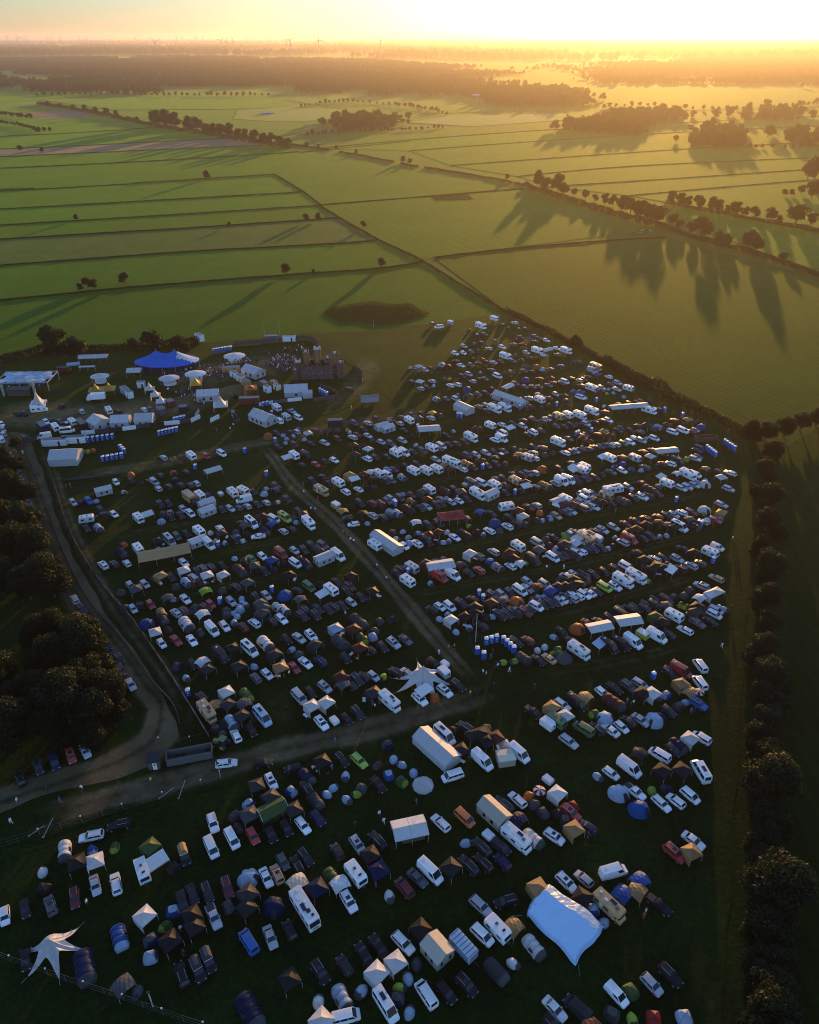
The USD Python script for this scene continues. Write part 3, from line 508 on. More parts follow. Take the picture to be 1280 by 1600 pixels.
def v_kombi(p, c, near): vehicle(p, c, near, 5.05, 1.94, 1.98, 1.16, 0, 1.85, -2.42, -2.22, 1.15, hoodz=1.12, panes='bus', tumble=.82, r=.33)
def v_delivery(p, c, near): vehicle(p, c, near, 5.75, 2.02, 2.55, 1.30, 0, 2.1, -2.8, -2.72, 1.30, hoodz=1.2, panes='cab', tumble=.86, r=.35, extras=('vent', 'ribs') if near else ('vent',))
def v_campervan(p, c, near): vehicle(p, c, near, 6.0, 2.06, 2.65, 1.32, 0, 2.2, -2.95, -2.85, 1.35, hoodz=1.22, panes='bus', tumble=.84, r=.35, extras=('vent', 'panel'))
def v_pickup(p, c, near):
    vehicle(p, c, near, 5.2, 1.86, 1.76, 1.08, 0, 1.15, -.75, -.5, .55, hoodz=1.06, trunkz=1.02, r=.38)
    put(p, 'load_bed', bx(1.45, 1.4, .05, -1.75, 0, 1.09), PLASTIC)
def rbox(x0, x1, hw, prof, n=0):
    """A body whose side outline prof (x, z) is extruded across with softened edges."""
    q = np.array(prof, float); c = q.mean(0)
    ins = c + (q - c) * .965
    return loft([np.c_[ins[:, 0], np.full(len(q), -hw), ins[:, 1]], np.c_[q[:, 0], np.full(len(q), -hw + .09), q[:, 1]], np.c_[q[:, 0], np.full(len(q), hw - .09), q[:, 1]], np.c_[ins[:, 0], np.full(len(q), hw), ins[:, 1]]])
def v_motorhome(p, c, near):
    M = paint(c); hw = 1.14
    body = rbox(0, 0, hw, [(-3.3, .45), (-3.35, 2.6), (-3.2, 2.85), (1.0, 2.85), (2.75, 2.8), (2.95, 2.35), (2.35, 1.95), (1.9, 1.8), (1.85, .45)])
    nose = loft([[(1.7, y, z) for y, z in ((-1.0, .4), (1.0, .4), (1.0, 1.9), (-1.0, 1.9))], [(2.35, y, z) for y, z in ((-.99, .4), (.99, .4), (.95, 1.85), (-.95, 1.85))], [(2.9, y, z) for y, z in ((-.97, .38), (.97, .38), (.93, 1.25), (-.93, 1.25))], [(3.3, y, z) for y, z in ((-.9, .4), (.9, .4), (.85, .95), (-.85, .95))]])
    put(p, 'body', cat_([body, nose]), M, 30)
    put(p, 'windscreen', slab([(2.90, -.86, 1.27), (2.90, .86, 1.27), (2.39, .88, 1.84), (2.39, -.88, 1.84)]), GLASS)
    for s in (-1, 1):
        for x0, x1, z0, z1 in ((-2.7, -1.7, 1.5, 2.1), (-.6, .5, 1.5, 2.1), (1.9, 2.35, 1.25, 1.75)):
            put(p, 'side_window', bx(x1 - x0, .02, z1 - z0, (x0 + x1) / 2, s * (hw + .005) if x0 < 1.8 else s * .995, (z0 + z1) / 2), GLASS)
        put(p, 'stripe', bx(4.8, .012, .12, -.8, s * (hw + .004), 1.05), paint('b'))
        if near: put(p, 'headlight', bx(.1, .3, .18, 3.24, s * .66, .78), LAMP)
    put(p, 'door', bx(.62, .025, 1.75, -1.2, -hw - .004, 1.42), paint('c'))
    put(p, 'rear_window', bx(.02, 1.0, .55, -3.36, 0, 1.9), GLASS)
    for x, y, sx, sy in ((-2.4, .3, .5, .5), (-.8, -.2, .7, .5), (1.6, 0, .6, .6)): put(p, 'roof_vent', bx(sx, sy, .12, x, y, 2.89), paint('w' if x < 0 else 'g'))
    put(p, 'solar_panel', bx(1.3, .68, .04, .4, .45, 2.9), SOLAR)
    wheels(p, (-1.9, 2.35), 1.05, .34, near)
def v_coach(p, c, near):  # a long flat-fronted motorhome
    M = paint(c); hw = 1.17
    put(p, 'body', rbox(0, 0, hw, [(-3.9, .4), (-3.95, 2.75), (-3.75, 2.95), (3.1, 2.95), (3.55, 2.7), (3.85, 1.5), (3.95, .4)]), M, 30)
    put(p, 'windscreen', slab([(3.86, -1.0, 1.45), (3.86, 1.0, 1.45), (3.6, 1.0, 2.45), (3.6, -1.0, 2.45)], .03), GLASS)
    for s in (-1, 1):
        for x0, x1 in ((-3.3, -2.2), (-1.3, -.1), (.8, 1.8), (2.6, 3.4)): put(p, 'side_window', bx(x1 - x0, .02, .65, (x0 + x1) / 2, s * (hw + .005), 1.85), GLASS)
        put(p, 'stripe', bx(7.2, .012, .14, -.1, s * (hw + .004), 1.2), paint('n')); put(p, 'headlight', bx(.08, .3, .16, 3.94, s * .8, .8), LAMP)
    put(p, 'grille', bx(.05, 1.1, .2, 3.95, 0, .95), PLASTIC)
    for x, y, sx, sy in ((-3.1, .2, .5, .5), (-1.6, -.35, .8, .6), (-.4, .35, .5, .5), (1.5, 0, .7, .7), (2.6, .3, .45, .45)): put(p, 'roof_vent', bx(sx, sy, .14, x, y, 3.0), paint('w' if x < 1 else 'd'))
    put(p, 'solar_panel', bx(1.6, .7, .05, .4, -.4, 3.0), SOLAR)
    wheels(p, (-2.3, 2.5), 1.08, .36, near)
def v_caravan(p, c, near):
    M = paint(c); hw = 1.12
    put(p, 'body', rbox(0, 0, hw, [(-2.4, .5), (-2.65, 1.2), (-2.5, 2.3), (-2.2, 2.55), (2.0, 2.58), (2.35, 2.3), (2.6, 1.3), (2.45, .5)]), M, 30)
    for s in (-1, 1):
        for x0, x1 in ((-1.9, -.9), (.7, 1.7)): put(p, 'side_window', bx(x1 - x0, .02, .55, (x0 + x1) / 2, s * (hw + .004), 1.65), GLASS)
        put(p, 'stripe', bx(4.4, .012, .1, 0, s * (hw + .003), 1.05), paint('g'))
    put(p, 'front_window', slab(inset([(2.58, -.95, 1.45), (2.58, .95, 1.45), (2.36, .95, 2.25), (2.36, -.95, 2.25)], .9), .02), GLASS)
    put(p, 'rear_window', slab(inset([(-2.63, .8, 1.4), (-2.63, -.8, 1.4), (-2.5, -.8, 2.2), (-2.5, .8, 2.2)], .85), .02), GLASS)
    put(p, 'door', bx(.62, .025, 1.7, -.2, -hw - .004, 1.4), paint('c'))
    put(p, 'roof_vent', bx(.5, .5, .12, -.4, 0, 2.62), paint('g')); put(p, 'skylight', bx(.4, .6, .08, 1.3, .1, 2.61), GLASS)
    put(p, 'drawbar', cat_([bx(1.3, .08, .1, 3.1, 0, .5), bx(.35, .6, .3, 2.75, 0, .65)]), PLASTIC); wheels(p, (-.2,), 1.05, .33, near)
def v_trailer(p, c, near):
    put(p, 'box', rbox(0, 0, .78, [(-1.15, .45), (-1.15, 1.25), (-.95, 1.4), (.95, 1.4), (1.15, 1.2), (1.15, .45)]), paint(c), 30)
    put(p, 'drawbar', bx(.9, .08, .08, 1.6, 0, .45), PLASTIC); put(p, 'lid', bx(2.0, 1.35, .05, 0, 0, 1.42), paint('w')); wheels(p, (0,), .8, .28, near)
def v_horsebox(p, c, near):
    put(p, 'box', rbox(0, 0, .95, [(-1.7, .4), (-1.75, 1.9), (-1.45, 2.25), (1.2, 2.3), (1.7, 1.85), (1.75, .4)]), paint(c), 30)
    put(p, 'roof', rbox(0, 0, .97, [(-1.6, 2.0), (-1.4, 2.3), (1.15, 2.34), (1.6, 2.0)]), paint('w'), 30)
    put(p, 'window', bx(.02, .5, .35, 1.74, .3, 1.45), GLASS); put(p, 'drawbar', bx(1.1, .1, .1, 2.2, 0, .45), PLASTIC); wheels(p, (-.3, .35), .95, .3, near)

# ------------------------------------------------------------------ tents
def dome(L, W, H, n=4, m=5, poles=4, sag=.16, skew=0., pw=3.0, **_):
    """A pitched dome: poles stand out as creases, the cloth hangs flat between them."""
    k = poles * n; th = np.arange(k) * 2 * np.pi / k + np.pi / poles; S = []; on = 1 - np.abs(((np.arange(k) % n) / n) * 2 - 1)
    for j in range(m + 1):
        t = j / m; ph = t * np.pi / 2; r = (1 - t ** 1.7) if j < m else .02; z = H * (1 - (1 - t) ** 1.9)
        s = 1 - sag * np.sin(np.pi * min(1, t * 1.15 + .08)) * on
        e = (np.abs(np.cos(th)) ** pw + np.abs(np.sin(th)) ** pw) ** (-1 / pw)
        S.append(np.c_[L / 2 * r * e * s * np.cos(th) + skew * t * L, W / 2 * r * e * s * np.sin(th), z * (1 - .05 * on * np.sin(np.pi * t))])
    return loft(S)
def patch(mesh, sel, out=.015):
    """The faces chosen by their centres, lifted off as a panel of their own."""
    c = mesh.triangles_center; f = mesh.faces[sel(c)]; vn = mesh.vertex_normals
    u, inv = np.unique(f, return_inverse=True); v = mesh.vertices[u] + vn[u] * out
    return T.Trimesh(v, inv.reshape(-1, 3), process=False)
PANEL = {'w': 'g', 's': 'd', 'g': 'd', 'd': 'g', 'k': 'd', 'n': 'g', 'b': 'l', 'l': 'g', 'r': 'k', 'o': 'd', 'y': 'd', 'e': 'i', 'i': 'd', 't': 'd', 'c': 't', 'm': 'g'}
def t_dome(p, c, near):
    d = dome(2.9, 2.6, 1.5); put(p, 'flysheet', d, cloth(c), 24)
    put(p, 'door_flap', patch(d, lambda q: (q[:, 0] > .5) & (np.abs(q[:, 1]) < .75) & (q[:, 2] < 1.1)), cloth(PANEL[c]), 50)
    put(p, 'roof_panel', patch(d, lambda q: (q[:, 2] > 1.2)), cloth(PANEL[c] if c in 'bntd' else c), 50)
    if near: put(p, 'tent_pole', cat_([tube([(1.72 * np.cos(a) * np.sign(np.cos(f)) * (1 - np.sin(f) ** 1.7), 1.54 * np.sin(a) * np.sign(np.cos(f)) * (1 - np.sin(f) ** 1.7), .03 + 1.5 * (1 - (1 - np.sin(f)) ** 1.9)) for f in np.linspace(.02, np.pi - .02, 13)], .02, .02, 4) for a in (.72, 2.42)]), PLASTIC)
def t_bigdome(p, c, near):
    d = dome(4.7, 4.3, 2.05, poles=6, pw=2.1); put(p, 'flysheet', d, cloth(c), 24)
    put(p, 'window', patch(d, lambda q: (np.abs(np.arctan2(q[:, 1], q[:, 0]) - 2.2) < .3) & (q[:, 2] < 1.5) & (q[:, 2] > .4), .03), cloth('g'), 24)
    put(p, 'door_flap', patch(d, lambda q: (np.abs(np.arctan2(q[:, 1], q[:, 0]) + .8) < .3) & (q[:, 2] < 1.6), .03), cloth('d'), 50)
def t_popup(p, c, near):
    d = dome(2.7, 1.9, 1.1, sag=.07, skew=-.10, poles=5, pw=2.0); put(p, 'flysheet', d, cloth(c), 24)
    put(p, 'door_flap', patch(d, lambda q: (q[:, 0] > .5) & (q[:, 2] < .95)), cloth(PANEL[c]), 50)
    put(p, 'hem', cat_([tube(np.c_[1.37 * np.cos(a), .97 * np.sin(a), np.full(2, .03)], .05, .05, 4) for a in (np.array([x, x + .4]) for x in np.arange(0, 6.28, .4))]), cloth(PANEL[c]))
def tunnel(L, W, H, hoops=4, sag=.13):
    S = []; th = np.linspace(0, np.pi, 12); N = hoops * 4 + 1
    for i in range(N):
        t = i / (N - 1); x = L * (t - .5); s = 1 - sag * abs(np.sin(t * np.pi * hoops)) - .55 * max(0, (.12 - t) / .12) ** 1.6 - .5 * max(0, (t - .86) / .14) ** 1.6
        ring = np.c_[np.full(12, x), -W / 2 * np.cos(th) * s ** .5, H * np.sin(th) ** .8 * s]
        S.append(ring)
    return loft(S)
def t_tunnel(p, c, near, L=4.8, W=2.6, H=1.75):
    d = tunnel(L, W, H); put(p, 'flysheet', d, cloth(c), 24)
    put(p, 'porch', patch(d, lambda q: q[:, 0] > L * .32), cloth(PANEL[c]), 50)
    for s in (-1, 1): put(p, 'side_window', patch(d, lambda q: (np.abs(q[:, 0] - .2) < .55) & (q[:, 1] * s > W * .36) & (q[:, 2] > .5) & (q[:, 2] < 1.3)), GLASS if s > 0 else cloth('d'), 50)
    for x in np.linspace(-.36, .36, 4) * L: put(p, 'hoop', tube([(x, -W / 2 * np.cos(a) * 1.0, H * np.sin(a) ** .8 + .02) for a in np.linspace(.02, np.pi - .02, 12)], .03, .03, 4), cloth(PANEL[c]))
def t_bigtunnel(p, c, near): t_tunnel(p, c, near, 6.4, 3.3, 2.0)
def t_tipi(p, c, near):
    n = 10; th = np.linspace(0, 2 * np.pi, n, endpoint=False); S = [np.c_[2.3 * np.cos(th), 2.3 * np.sin(th), np.full(n, 0.)], np.c_[2.25 * np.cos(th), 2.25 * np.sin(th), np.full(n, .35)], np.c_[1.15 * np.cos(th), 1.15 * np.sin(th), np.full(n, 1.45)], np.c_[.05 * np.cos(th), .05 * np.sin(th), np.full(n, 2.9)]]
    d = loft(S); put(p, 'canvas', d, cloth(c)); put(p, 'door_flap', patch(d, lambda q: (np.abs(np.arctan2(q[:, 1], q[:, 0])) < .34) & (q[:, 2] < 1.9), .03), cloth('d')); put(p, 'pole', tube([(0, 0, 2.6), (0, 0, 3.1)], .05, .03), POLE)
def canopy(W, D, z0, z1, val=.28, n=8, sag=.12):
    """A pyramid canopy with sagging edges and a hanging valance."""
    e = np.linspace(-1, 1, n + 1)[:-1]; ring = np.r_[np.c_[e, -np.ones(n)], np.c_[np.ones(n), e], np.c_[-e, np.ones(n)], np.c_[-np.ones(n), -e]] * [W / 2, D / 2]; k = len(ring)
    S = [np.c_[ring, np.full(k, z0 - val)], np.c_[ring, np.full(k, z0)]]
    for t in (.25, .5, .75, .97): S.append(np.c_[ring * (1 - t), np.full(k, z0 + (z1 - z0) * (t - sag * np.sin(np.pi * t)))])
    m = loft(S, caps=False); top = loft([S[-1], S[-1] * [.2, .2, 1] + [0, 0, .04]])
    return cat_([m, top])
def t_gazebo(p, c, near, W=3.2, D=3.2, wall=None):
    put(p, 'canopy', canopy(W, D, 2.15, 3.15), cloth(c))
    for sx in (-1, 1):
        for sy in (-1, 1): put(p, 'leg', bx(.06, .06, 2.1, sx * (W / 2 - .05), sy * (D / 2 - .05), 1.05), POLE)
    if near or wall:
        put(p, 'side_wall', bx(.03, D - .15, 1.75, -W / 2 + .02, 0, 1.0), cloth(c))
def t_gazebo_big(p, c, near): t_gazebo(p, c, near, 5.8, 3.0)
def gable(p, c, L, W, eave, ridge, windows=3, arches=False, walls=True, bays=0, seam=True):
    """A framed party tent: two roof slopes, walls and gable ends, windows or a doorway, seams over the frame."""
    M = cloth(c); hw = W / 2; o = .12; sl = (ridge - eave) / hw
    for s in (-1, 1):
        q = [(-L / 2 - o, s * (hw + o), eave - sl * o), (L / 2 + o, s * (hw + o), eave - sl * o), (L / 2 + o, 0, ridge), (-L / 2 - o, 0, ridge)]
        if s > 0: q = q[::-1]
        put(p, 'roof_sheet', slab(q, .03), M)
        if walls: put(p, 'side_wall', bx(L, .03, eave - .02, 0, s * (hw - .03), eave / 2 - .01), M)
        else: put(p, 'valance', bx(L, .03, .3, 0, s * (hw - .03), eave - .18), M)
        if seam:
            for x in np.linspace(-L / 2, L / 2, max(2, int(L / 3) + 1)):
                put(p, 'frame_rib', slab([(x - .05, s * hw, eave + .02), (x + .05, s * hw, eave + .02), (x + .05, 0, ridge + .03), (x - .05, 0, ridge + .03)][::-s], .02), POLE)
    for s in (-1, 1):
        x = s * (L / 2 - .03)
        if walls:
            g = [(x, -hw + .03, 0), (x, hw - .03, 0), (x, hw - .03, eave - .04), (x, 0, ridge - .05), (x, -hw + .03, eave - .04)]
        else:
            g = [(x, -hw + .03, eave - .3), (x, hw - .03, eave - .3), (x, hw - .03, eave - .04), (x, 0, ridge - .05), (x, -hw + .03, eave - .04)]
        put(p, 'gable_end', loft([np.array(g) - [.015, 0, 0], np.array(g) + [.015, 0, 0]]), M)
        if walls and windows:
            for y in np.linspace(-hw * .5, hw * .5, 2):
                put(p, 'window', window(x + s * .03, y, W * .13, eave * .75, 'x', arches), cloth('d') if arches else GLASS)
    if walls and windows:
        for s in (-1, 1):
            for x in np.linspace(-L / 2, L / 2, windows + 2)[1:-1]: put(p, 'window', window(x, s * (hw - .005), min(1.1, L * .12), eave * .75, 'y', arches), cloth('d') if arches else GLASS)
    if not walls:
        for x in np.linspace(-L / 2 + .08, L / 2 - .08, max(2, int(L / 3) + 1)):
            for s in (-1, 1): put(p, 'leg', bx(.08, .08, eave - .05, x, s * (hw - .08), eave / 2), POLE)
def window(x, y, w, top, axis, arch):
    a = np.linspace(0, np.pi, 7); o = np.r_[[[w / 2, .7]], np.c_[w / 2 * np.cos(a), top - w / 2 + w / 2 * np.sin(a)] if arch else [[w / 2, top], [-w / 2, top]], [[-w / 2, .7]]]
    P3 = np.c_[np.zeros(len(o)), o] if axis == 'x' else np.c_[o[:, 0], np.zeros(len(o)), o[:, 1]]
    d = np.array([.012, 0, 0]) if axis == 'x' else np.array([0, .012, 0])
    return loft([P3 + [x, y, 0] - d, P3 + [x, y, 0] + d])
def t_party(p, c, near): gable(p, c, 5.6, 3.4, 2.0, 2.9, 2, seam=near)
def t_shelter(p, c, near): gable(p, c, 5.8, 3.2, 2.1, 2.8, 0, walls=False, seam=near)
def t_awning(p, c, near):
    q = [(-2, -1.3, 1.95), (2, -1.3, 1.95), (2, 1.3, 2.45), (-2, 1.3, 2.45)]
    put(p, 'roof_cloth', slab(q, .03), cloth(c)); put(p, 'valance', bx(4, .03, .25, 0, -1.29, 1.84), cloth(c))
    for s in (-1, 1): put(p, 'leg', bx(.05, .05, 1.95, s * 1.95, -1.25, .97), POLE)
def t_tarp(p, c, near):
    n = 9; x, y = np.meshgrid(np.linspace(-1.7, 1.7, n), np.linspace(-1.5, 1.5, n)); z = 1.95 - .35 * (x / 1.7) ** 2 + .3 * np.cos(y * 1.1) - .5 * np.abs(x * y) / 2.5 * .6 + .05 * np.sin(7 * x + 4 * y)
    v = np.c_[x.ravel(), y.ravel(), z.ravel()]; i = (np.arange(n - 1)[:, None] * n + np.arange(n - 1)).ravel(); f = np.vstack([np.c_[i, i + 1, i + n + 1], np.c_[i, i + n + 1, i + n]])
    put(p, 'sheet', T.Trimesh(np.vstack([v, v - [0, 0, .02]]), np.vstack([f, f[:, ::-1] + n * n]), process=False), cloth(c))
    for sx in (-1, 1):
        for sy in (-1, 1): put(p, 'pole', tube([(sx * 1.68, sy * 1.48, 0), (sx * 1.66, sy * 1.46, z[0 if sy < 0 else -1, 0 if sx < 0 else -1])], .03, .03, 5), POLE)
def t_toilet(p, c, near):
    put(p, 'cabin', rbox(0, 0, .55, [(-.58, .1), (-.58, 2.1), (.58, 2.1), (.58, .1)]), paint('b'), 30)
    d = dome(1.22, 1.18, .3, n=4, m=4, sag=0, pw=5); d.apply_translation((0, 0, 2.1)); put(p, 'roof', d, paint('w'), 40)
    put(p, 'door', bx(.03, .78, 1.75, .59, 0, 1.05), paint('b')); put(p, 'door_sign', bx(.012, .34, .34, .612, 0, 1.45), paint('w')); put(p, 'door_sign', bx(.012, .34, .26, .612, 0, .7), paint('l'))
    put(p, 'vent_pipe', bx(.1, .1, .55, -.45, .4, 2.3), paint('w'))
def t_umbrella(p, c, near):
    n = 10; th = np.linspace(0, 2 * np.pi, n, endpoint=False); top = loft([np.c_[1.4 * np.cos(th), 1.4 * np.sin(th), np.full(n, 1.95)], np.c_[.8 * np.cos(th), .8 * np.sin(th), np.full(n, 2.3)], np.c_[.04 * np.cos(th), .04 * np.sin(th), np.full(n, 2.5)]])
    put(p, 'canopy', top, cloth(c)); put(p, 'white_panel', patch(top, lambda q: (np.floor((np.arctan2(q[:, 1], q[:, 0]) + np.pi) / (np.pi / 5)) % 2 == 0) & (q[:, 2] > 1.96)), cloth('w')); put(p, 'pole', tube([(0, 0, 0), (0, 0, 2.5)], .03, .03), POLE)
def t_rooftent(p, c, near):
    v_suv(p, 'k', near); q = loft([[(x, y, 1.85) for x, y in ((-1.9, -.75), (.5, -.75), (.5, .75), (-1.9, .75))], [(x, y, 1.92) for x, y in ((-1.9, -.78), (.5, -.78), (.5, .78), (-1.9, .78))], [(x, y, 2.75) for x, y in ((-1.7, -.3), (.2, -.3), (.2, .3), (-1.7, .3))]])
    put(p, 'roof_tent', q, cloth(c)); put(p, 'tent_base', bx(2.5, 1.62, .1, -.7, 0, 1.80), paint('w')); put(p, 'ladder', cat_([tube([(-2.0, s * .2, 1.8), (-2.9, s * .2, .05)], .03, .03, 4) for s in (-1, 1)] + [bx(.05, .4, .04, -2.0 - .9 * t, 0, 1.8 - 1.75 * t) for t in np.linspace(.1, .9, 6)]), CHROME)
KINDS = {'h': (v_hatch, 'hatchback', 'car', 'hatchback', .75, 1), 'e': (v_estate, 'estate_car', 'car', 'estate car', .75, 1), 's': (v_saloon, 'saloon_car', 'car', 'saloon car', .7, 1), 'o': (v_suv, 'off_roader', 'car', 'off-roader', .85, 1), 'p': (v_mpv, 'people_carrier', 'car', 'people carrier', .85, 1),
         'j': (v_smallvan, 'small_van', 'van', 'small van', .9, 1), 'k': (v_kombi, 'minibus', 'van', 'minibus', 1.0, 1), 'v': (v_delivery, 'panel_van', 'van', 'panel van', 1.25, 1), 'V': (v_campervan, 'camper_van', 'camper van', 'camper van', 1.3, 1), 'm': (v_motorhome, 'motorhome', 'motorhome', 'motorhome', 1.4, 1), 'M': (v_coach, 'long_motorhome', 'motorhome', 'long motorhome', 1.5, 1),
         'c': (v_caravan, 'caravan', 'caravan', 'caravan', 1.3, 1), 'q': (v_trailer, 'box_trailer', 'trailer', 'box trailer', .7, 1), 'Q': (v_horsebox, 'horse_trailer', 'trailer', 'horse trailer', 1.1, 1), 'P': (v_pickup, 'pickup_truck', 'car', 'pickup', .85, 1), 'R': (t_rooftent, 'car_with_roof_tent', 'car', 'roof-tent car', 1.1, 1),
         'd': (t_dome, 'dome_tent', 'tent', 'dome tent', .6, 0), 'D': (t_bigdome, 'large_dome_tent', 'tent', 'large dome', .9, 0), 'u': (t_popup, 'pop_up_tent', 'tent', 'pop-up tent', .4, 0), 't': (t_tunnel, 'tunnel_tent', 'tent', 'tunnel tent', .9, 1), 'U': (t_bigtunnel, 'large_tunnel_tent', 'tent', 'large tunnel', 1.0, 1), 'y': (t_tipi, 'bell_tent', 'tent', 'bell tent', 1.0, 0),
         'g': (t_gazebo, 'gazebo', 'gazebo', 'gazebo', 1.9, 0), 'G': (t_gazebo_big, 'double_gazebo', 'gazebo', 'double gazebo', 1.9, 0), 'f': (t_party, 'party_tent', 'party tent', 'party tent', 1.4, 0), 'F': (t_shelter, 'open_shelter', 'party tent', 'open shelter', 1.8, 0), 'w': (t_awning, 'awning', 'awning', 'awning', 1.7, 0), 'T': (t_tarp, 'tarpaulin', 'tarpaulin', 'tarpaulin', 1.4, 0),
         'b': (t_toilet, 'portable_toilet', 'toilet', 'portable toilet', 1.1, 0), 'Z': (t_umbrella, 'parasol', 'parasol', 'parasol', 1.5, 0)}
_made = {}
def kit(code, near):
    """The shared model of one kind in one colour."""
    key = (code, near)
    if key not in _made:
        path = proto(f"{KINDS[code[0]][1]}_{PAL[code[1]][0].replace(' ', '_')}_{'near' if near else 'far'}"); KINDS[code[0]][0](path, code[1], near); _made[key] = path
    return _made[key]

